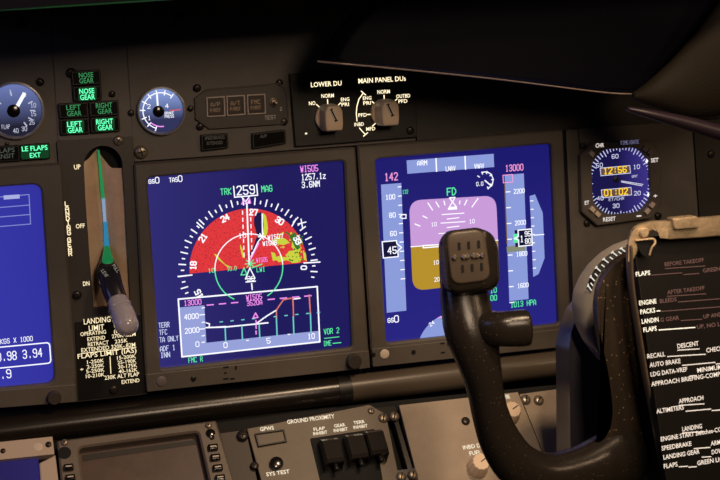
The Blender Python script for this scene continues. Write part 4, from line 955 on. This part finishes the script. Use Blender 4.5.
# ------------------------------------------------------------------ control column behind the hub
t = thing('control_column', 'grey control column with rounded shoulder and white tick trim scale', 'control column', MP.P(600, 520, .15))
HCOL = .175
mb = MB()
loft(mb, MP, [(556.5, 540), (556.5, 440), (556, 370), (555.5, 345), (560, 325), (566, 308), (576, 296), (640, 296), (670, 540)], .14,
     [(572, 545), (570.5, 440), (569.5, 370), (569, 350), (571, 333), (576, 318), (584, 308), (640, 308), (660, 545)], HCOL, 6, .003); mb.build('column_body', COLM, t, True, 50)
HD = .205
loft_b = [(598, 360), (583, 341), (574, 322), (571.5, 304), (573, 291), (579, 277), (588, 264), (599, 253.5), (612, 245), (628, 239), (645, 236), (680, 240), (700, 384)]
loft_f = [(602, 362), (596, 346), (592, 328), (590.5, 308), (591, 294), (594.5, 283), (600.5, 273), (608, 264), (618, 257), (631, 251), (645, 248), (680, 250), (700, 384)]
mb = MB(); loft(mb, MP, loft_b, .190, loft_f, HD, 9, .003); mb.build('dome_shoulder', DOMEM, t, True, 60)
# scale band: black crescent with ticks
cin = [(591.5, 292), (594.5, 282), (600.5, 272), (608.5, 263), (617.5, 256), (626, 252), (634, 249.5)]
cout = [(587.5, 286), (590, 277), (595.5, 267.5), (603, 259), (612, 252), (621, 248), (631, 246)]
HB = HD+.0012
mb = MB()
for i in range(len(cin)-1): mb.face([MP.P(*cin[i], HB), MP.P(*cin[i+1], HB), MP.P(*cout[i+1], HB-.002), MP.P(*cout[i], HB-.002)])
for i in range(len(cin)-1): mb.face([MP.P(*cout[i], HB-.002), MP.P(*cout[i+1], HB-.002), MP.P(*cout[i+1], HB-.006), MP.P(*cout[i], HB-.006)])
mb.build('trim_scale', BLACK, t)
mb = MB()
import bisect
for i in range(0, 13):
    f = i/12*(len(cin)-1.15)+.1; k = min(int(f), len(cin)-2); g = f-k
    a = [cin[k][j]*(1-g)+cin[k+1][j]*g for j in (0, 1)]; b = [cout[k][j]*(1-g)+cout[k+1][j]*g for j in (0, 1)]
    L = .95 if i % 2 == 0 else .55
    pxline(mb, MP, [(a[0]*(1-.1)+b[0]*.1, a[1]*.9+b[1]*.1), (a[0]*(1-L)+b[0]*L, a[1]*(1-L)+b[1]*L)], 1.2, HB+.0004)
    if i % 2 == 0:
        e = (a[0]*(1-L)+b[0]*L, a[1]*(1-L)+b[1]*L); d = Vector((cin[k+1][0]-cin[k][0], cin[k+1][1]-cin[k][1])).normalized()
        pxline(mb, MP, [(e[0]-d.x*1.2, e[1]-d.y*1.2), (e[0]+d.x*1.2, e[1]+d.y*1.2)], 1.2, HB+.0004)
mb.build('scale_ticks', glow('tick_cream', (.95, .90, .78), .85), t)

# ------------------------------------------------------------------ control yoke
HY = .26
t = thing('control_yoke', 'black control yoke with left horn, thumb stub, switch pad and worn metal top cap', 'control wheel', MP.P(640, 520, HY))
# hub
hb = [(650, 244), (636, 247), (622, 253), (609, 263), (600, 274), (594.5, 288), (592.5, 305), (594, 325), (599, 350), (603, 372), (606.5, 395), (608, 412), (606, 426), (600, 434), (590, 440), (585, 500), (720, 540), (800, 500), (790, 246)]
hf = [(652, 247), (638, 250), (625, 257), (613, 266), (604, 277), (598.5, 290), (597, 306), (598.5, 326), (604, 352), (608.5, 373), (611.5, 395), (613, 413), (610.5, 429), (604.5, 439), (594, 446), (589, 502), (720, 540), (800, 500), (790, 249)]
mb = MB(); loft(mb, MP, hb, .240, hf, HY, 8, .003); mb.build('hub', HUBM, t, True, 60)
# horn
mb = MB()
sweep(mb, [row(465, 258, HY-.018, 20, 10), row(464, 282, HY-.014, 23, 15), row(465, 300, HY-.010, 24, 18), row(469, 325, HY-.005, 25, 20), row(474.5, 345, HY-.002, 23.5, 20), row(481, 370, HY, 19.5, 18.5), row(485.5, 392, HY, 17, 18), row(491, 416, HY, 17.6, 18), row(501, 442, HY, 20, 19), row(518, 465, HY, 22, 20), row(545, 476, HY, 21.5, 20), row(575, 472, HY-.002, 22.5, 20), row(600, 464, HY-.006, 26, 21), row(628, 452, HY-.012, 32, 22)], 6, 28, sq=.9)
mb.build('horn', YOKE, t, True, 70)
mb = MB(); sweep(mb, [row(466, 322, HY, 16, 14), row(482, 327, HY+.006, 17, 15), row(500, 329, HY+.010, 16.8, 15), row(515, 328.5, HY+.013, 17.2, 15), row(523.5, 327.5, HY+.015, 17.0, 15)], 5, 24, sq=.88, ref=Vector((0, 0, 1))) if False else sweep(mb, [row(472, 323, HY-.016, 15, 13), row(486, 327.5, HY+.002, 16.5, 15), row(500, 329, HY+.012, 16.8, 15), row(516, 328.5, HY+.015, 17.6, 15), row(526.5, 327.6, HY+.016, 17.4, 15)], 5, 24, sq=.82, df=.3)
mb.build('thumb_stub', YOKE, t, True, 70)
# button pad: housing and face, facing the pilot
YP = Plane(MP.P(468, 258, HY), 0.05, -.12)
mb = MB(); loft(mb, YP, [(438.5, 242), (446, 231), (478, 227), (488, 232), (494, 246), (495, 280), (488, 289), (450, 294), (440, 288)], -.022, [(443.5, 238), (450, 230.8), (478, 227.4), (486.5, 232.5), (491, 246), (494, 276), (488, 284.5), (455, 290), (447, 285)], .0125, 7, .004)
pad = mb.build('switch_pad', YOKE, t, True, 60)
fq = rounded(UVs(YP, [(445.5, 232.5), (484.5, 228.6), (491.5, 280.5), (451.5, 285.5)], .0135), .008, 5)
mb = MB(); prism(mb, YP, fq, .010, .0140, .0018, 4); mb.build('pad_face', YPAD, pad, True, 50)
mb = MB()
for x, y in [(459, 243.5), (468.5, 242.5), (478.5, 241.5), (462.5, 266), (472, 265), (481.5, 264)]:
    prism(mb, YP, rounded(UVs(YP, [(x-1.4, y-1), (x+1.4, y-1.3), (x+1.9, y+6.6), (x-1, y+6.9)], .0144), .0008, 3), .0138, .0144)
mb.build('grille_slots', VOID, pad)
mb = MB()
for x, y in [(454.5, 257.5), (463.5, 257), (467, 256.6), (473.5, 256), (477, 256), (482, 255.6)]:
    lathe(mb, YP, YP.uv(x, y, .0145), [(.0019, .0138), (.0019, .0152), (.0011, .016)], 12)
mb.build('thumb_screws', STEEL, pad, True, 40)
# speckled rim strip along the checklist and worn metal cap
mb = MB(); sweep(mb, [row(x, y, HY+.028, 2.0, 6) for x, y in [(629.5, 246), (630.2, 275), (633, 300), (636.5, 322), (645, 375), (651, 405), (657.8, 440), (670, 510)]], 4, 14); mb.build('rim_strip', mat('rim_brown', (.16, .115, .075), .36, metal=.3, bump=.3), t, True, 60)
mb = MB(); capq = [(628, 262), (627.5, 240), (631, 230), (638, 224), (650, 221), (666, 220), (700, 217), (760, 212), (762, 231), (700, 236.5), (668, 238.5), (660, 238), (658, 232), (652, 229), (646, 231), (641, 236), (638, 243), (634, 250)]
capf = [(x+1.2, y+1.2) if i in (1, 2, 3, 4, 5, 6, 7) else (x, y) for i, (x, y) in enumerate(capq)]
loft(mb, MP, capq, HY+.016, capf, HY+.030, 5, .0008)
cap = mb.build('top_cap', BRUSH, t, True, 45)
mb = MB(); prism(mb, MP, rounded(UVs(MP, [(672, 218.5), (698, 216), (700, 228), (675, 230)], HY+.033), .002, 3), HY+.025, HY+.033, .0012, 3); mb.build('cap_latch', BRUSH, cap, True, 40)
s_ = .00062; c = MP.uv(644, 232.5, HY+.031); mb = MB(); lathe(mb, MP, c, [(6*s_, HY+.02), (6*s_, HY+.0315), (4.6*s_, HY+.0325)], 24); k = mb.build('cap_screw', BRUSH, cap, True, 40)
mb = MB(); 
prism(mb, MP, UVs(MP, [(635.5, 240.5), (650.5, 239.2), (648.5, 250), (646, 257), (641.5, 254), (638, 247)], HY+.0305), HY+.02, HY+.0305); mb.build('clip_recess', VOID, cap)
mb = MB(); sweep(mb, [row(636, 240.5, HY+.031, 1.0, 1.4), row(644, 239.5, HY+.032, 1.0, 1.4), row(653, 239, HY+.032, 1.3, 1.6), row(655, 243, HY+.033, 1.2, 1.4), row(651.5, 248, HY+.033, 1.0, 1.2), row(649.5, 255, HY+.033, 1.0, 1.2)], 4, 10); mb.build('clip_hook', BRUSH, cap, True, 60)

# ------------------------------------------------------------------ checklist card on the hub
CP = Plane(MP.P(640, 350, HY+.030), math.radians(8), math.radians(3))
t = thing('checklist_card', 'black checklist card with white printed lines clipped on the yoke hub', 'checklist', CP.P(690, 500, 0))
mb = MB(); prism(mb, CP, rounded(UVs(CP, [(632.6, 238), (770, 228), (800, 540), (674.5, 540)], .003), .002, 3), -.004, .003, .0008); mb.build('card', CARDM, t)
HK = .0034
mb = MB()
rows_b = [('FLAPS', 637, 276, 13.5)]
ptext(mb, CP, 'FLAPS', 636, 276.4, 4.6, 14.5, HK, 1.2); ptext(mb, CP, 'ENGINE', 639.3, 305.4, 4.8, 17.5, HK, 1.2); ptext(mb, CP, 'PACKS', 640.6, 314.2, 4.8, 15, HK, 1.2); ptext(mb, CP, 'LANDIN', 642, 323.8, 4.8, 17, HK, 1.1); ptext(mb, CP, 'FLAPS', 643.6, 332.2, 4.8, 13.5, HK, 1.1)
pxline(mb, CP, [(657, 311), (660, 310.8)], 1.0, HK); pxline(mb, CP, [(659, 330), (695, 327.4)], .9, HK)
mb.build('bright_print', CARDTB, t)
mb = MB()
for tx, x, y, w in [('RECALL', 647.6, 358.6, 18), ('CHECKED', 706.5, 352.6, 23), ('AUTO BRAKE', 649.8, 367.4, 31.5), ('LDG DATA-VREF', 650.8, 376.6, 37.5), ('MINIMUMS', 697.5, 372.6, 28), ('APPROACH BRIEFING-COMPLETED', 651.4, 386.4, 87), ('ALTIMETERS', 656.6, 413.6, 28), ('ENGINE START Switches-CONT', 661, 441.4, 70), ('SPEEDBRAKE', 661.8, 450.6, 30.5), ('ARMED', 711, 445.8, 16), ('LANDING GEAR', 663.6, 459.6, 37), ('DOWN', 712, 454.4, 14), ('FLAPS', 664, 468.6, 14), ('GREEN LIGHT', 697.4, 465.4, 34),
                    ('DESCENT', 677.6, 348.4, 21.5), ('APPROACH', 679, 403.6, 25), ('LANDING', 682.5, 431.4, 20)]: ptext(mb, CP, tx, x, y, 4.7, w, HK, .78)
for a in [[(667.5, 356.6), (705.5, 354.2)], [(682.5, 365.4), (715, 362.4)], [(690, 376), (696.6, 375.6)], [(716, 364), (724, 363.4)], [(686, 411.2), (711, 409)], [(712, 410.6), (724, 409.6)], [(694, 448.6), (710, 447.4)], [(702, 457.2), (711, 456.6)], [(679, 466.8), (687.5, 466.2)], [(688.5, 467.2), (696.5, 466.6)],
          [(677.6, 350.2), (699.4, 348.8)], [(679, 405.4), (704.2, 403.8)], [(682.4, 433), (704, 431.6)]]: pxline(mb, CP, a, .85, HK)
mb.build('print', CARDT, t)
mb = MB()
for tx, x, y, w in [('BEFORE TAKEOFF', 664.8, 266.4, 40), ('AFTER TAKEOFF', 667.4, 294.4, 38), ('BLEEDS', 660, 303.2, 17), ('GREEN LIGHT', 703, 272.6, 36), ('G GEAR', 660.5, 322, 19), ('UP AND OFF', 703.5, 318.6, 30), ('UP, NO LIGHTS', 697, 329, 40)]: ptext(mb, CP, tx, x, y, 4.2, w, HK, .6)
for a in [[(665, 268.6), (705, 266)], [(667, 296.4), (706, 293.8)], [(651, 275.2), (682, 272.8)], [(683.5, 274.6), (699, 273.4)], [(678, 302), (722, 298.6)], [(661, 311.4), (722, 306.6)], [(681, 320.6), (702, 319.2)]]: pxline(mb, CP, a, .7, HK)
mb.build('dim_print', CARDD, t)

# ------------------------------------------------------------------ lights
def area(name, loc, target, size, energy, col, sy=None):
    l = bpy.data.lights.new(name, 'AREA'); l.energy = energy; l.color = col; l.size = size
    if sy: l.shape = 'RECTANGLE'; l.size_y = sy
    o = bpy.data.objects.new(name, l); COL.objects.link(o); o.location = loc
    d = Vector(target)-Vector(loc); o.rotation_euler = d.to_track_quat('-Z', 'Y').to_euler(); return o
# two warm flood lamps above and behind the crew seats; the hood lip shades the top of the panel
area('dome_lamp', (.42, -.80, .80), (.24, 0, -.25), .12, 6.5, (1.0, .70, .44))
area('side_lamp', (.95, -1.15, .50), (.22, 0, -.15), .14, 1.6, (1.0, .68, .41))
area('map_lamp', (.25, -1.5, .46), (.15, 0, -.22), .30, 6.2, (1.0, .74, .52))
area('blue_fill', (-.55, -.40, .25), (.30, -.25, .0), .25, .45, (.35, .42, 1.0))  # added blue fill standing in for screen light on the yoke
sl_ = bpy.data.lights.new('fill_spot', 'SPOT'); sl_.energy = 9; sl_.color = (1.0, .76, .52); sl_.spot_size = math.radians(34); sl_.spot_blend = 1.0; sl_.shadow_soft_size = .03  # added spot to brighten the right of the rail and lower panel
so = bpy.data.objects.new('fill_spot', sl_); COL.objects.link(so); so.location = (.16, -.75, .42); so.rotation_euler = (Vector((.30, 0, -.22))-Vector(so.location)).to_track_quat('-Z', 'Y').to_euler()
oh = hood_thing
mb = MB(); loft(mb, MP, [(-160, 20), (60, 4.5), (330, -14), (900, -50), (900, -160), (-160, -90)], .002, [(-160, 22), (60, 5.5), (334, -13), (900, -48), (900, -160), (-160, -90)], .22, 5, .002); mb.build('lip', VINYL, oh)  # unseen right stretch of this lip added to shade the panel top
mb = MB(); sweep(mb, [row(-40, 12.5, .218, .8, 1.2), row(60, 6.4, .218, .8, 1.2), row(180, -1.5, .218, .8, 1.2)], seg=8); mb.build('green_reflection', mat('green_reflection', (.02, .09, .03), .4, emit=(.01, .05, .015), es=.5), oh, True)  # green reflection along the lip painted as a faintly glowing bead
# the flight deck around the panel
for nm, pts in [('floor', [(-1.3, .1, -.95), (1.5, .1, -.95), (1.5, -2.6, -.95), (-1.3, -2.6, -.95)]), ('ceiling', [(-1.3, .1, 1.0), (1.5, .1, 1.0), (1.5, -2.6, 1.0), (-1.3, -2.6, 1.0)]),
                ('wall_left', [(-1.3, .1, -.95), (-1.3, -2.6, -.95), (-1.3, -2.6, 1.0), (-1.3, .1, 1.0)]), ('wall_right', [(1.5, .1, -.95), (1.5, -2.6, -.95), (1.5, -2.6, 1.0), (1.5, .1, 1.0)]), ('wall_back', [(-1.3, -2.6, -.95), (1.5, -2.6, -.95), (1.5, -2.6, 1.0), (-1.3, -2.6, 1.0)])]:
    mb = MB(); mb.face([Vector(p) for p in pts]); o = mb.build(nm, mat('cabin_lining', (.03, .027, .024), .7, bump=.2)); o['kind'] = 'structure'
wd = bpy.data.worlds.new('World'); SC.world = wd; wd.use_nodes = True
bg = wd.node_tree.nodes['Background']; bg.inputs[0].default_value = (.5, .42, .4, 1); bg.inputs[1].default_value = .02
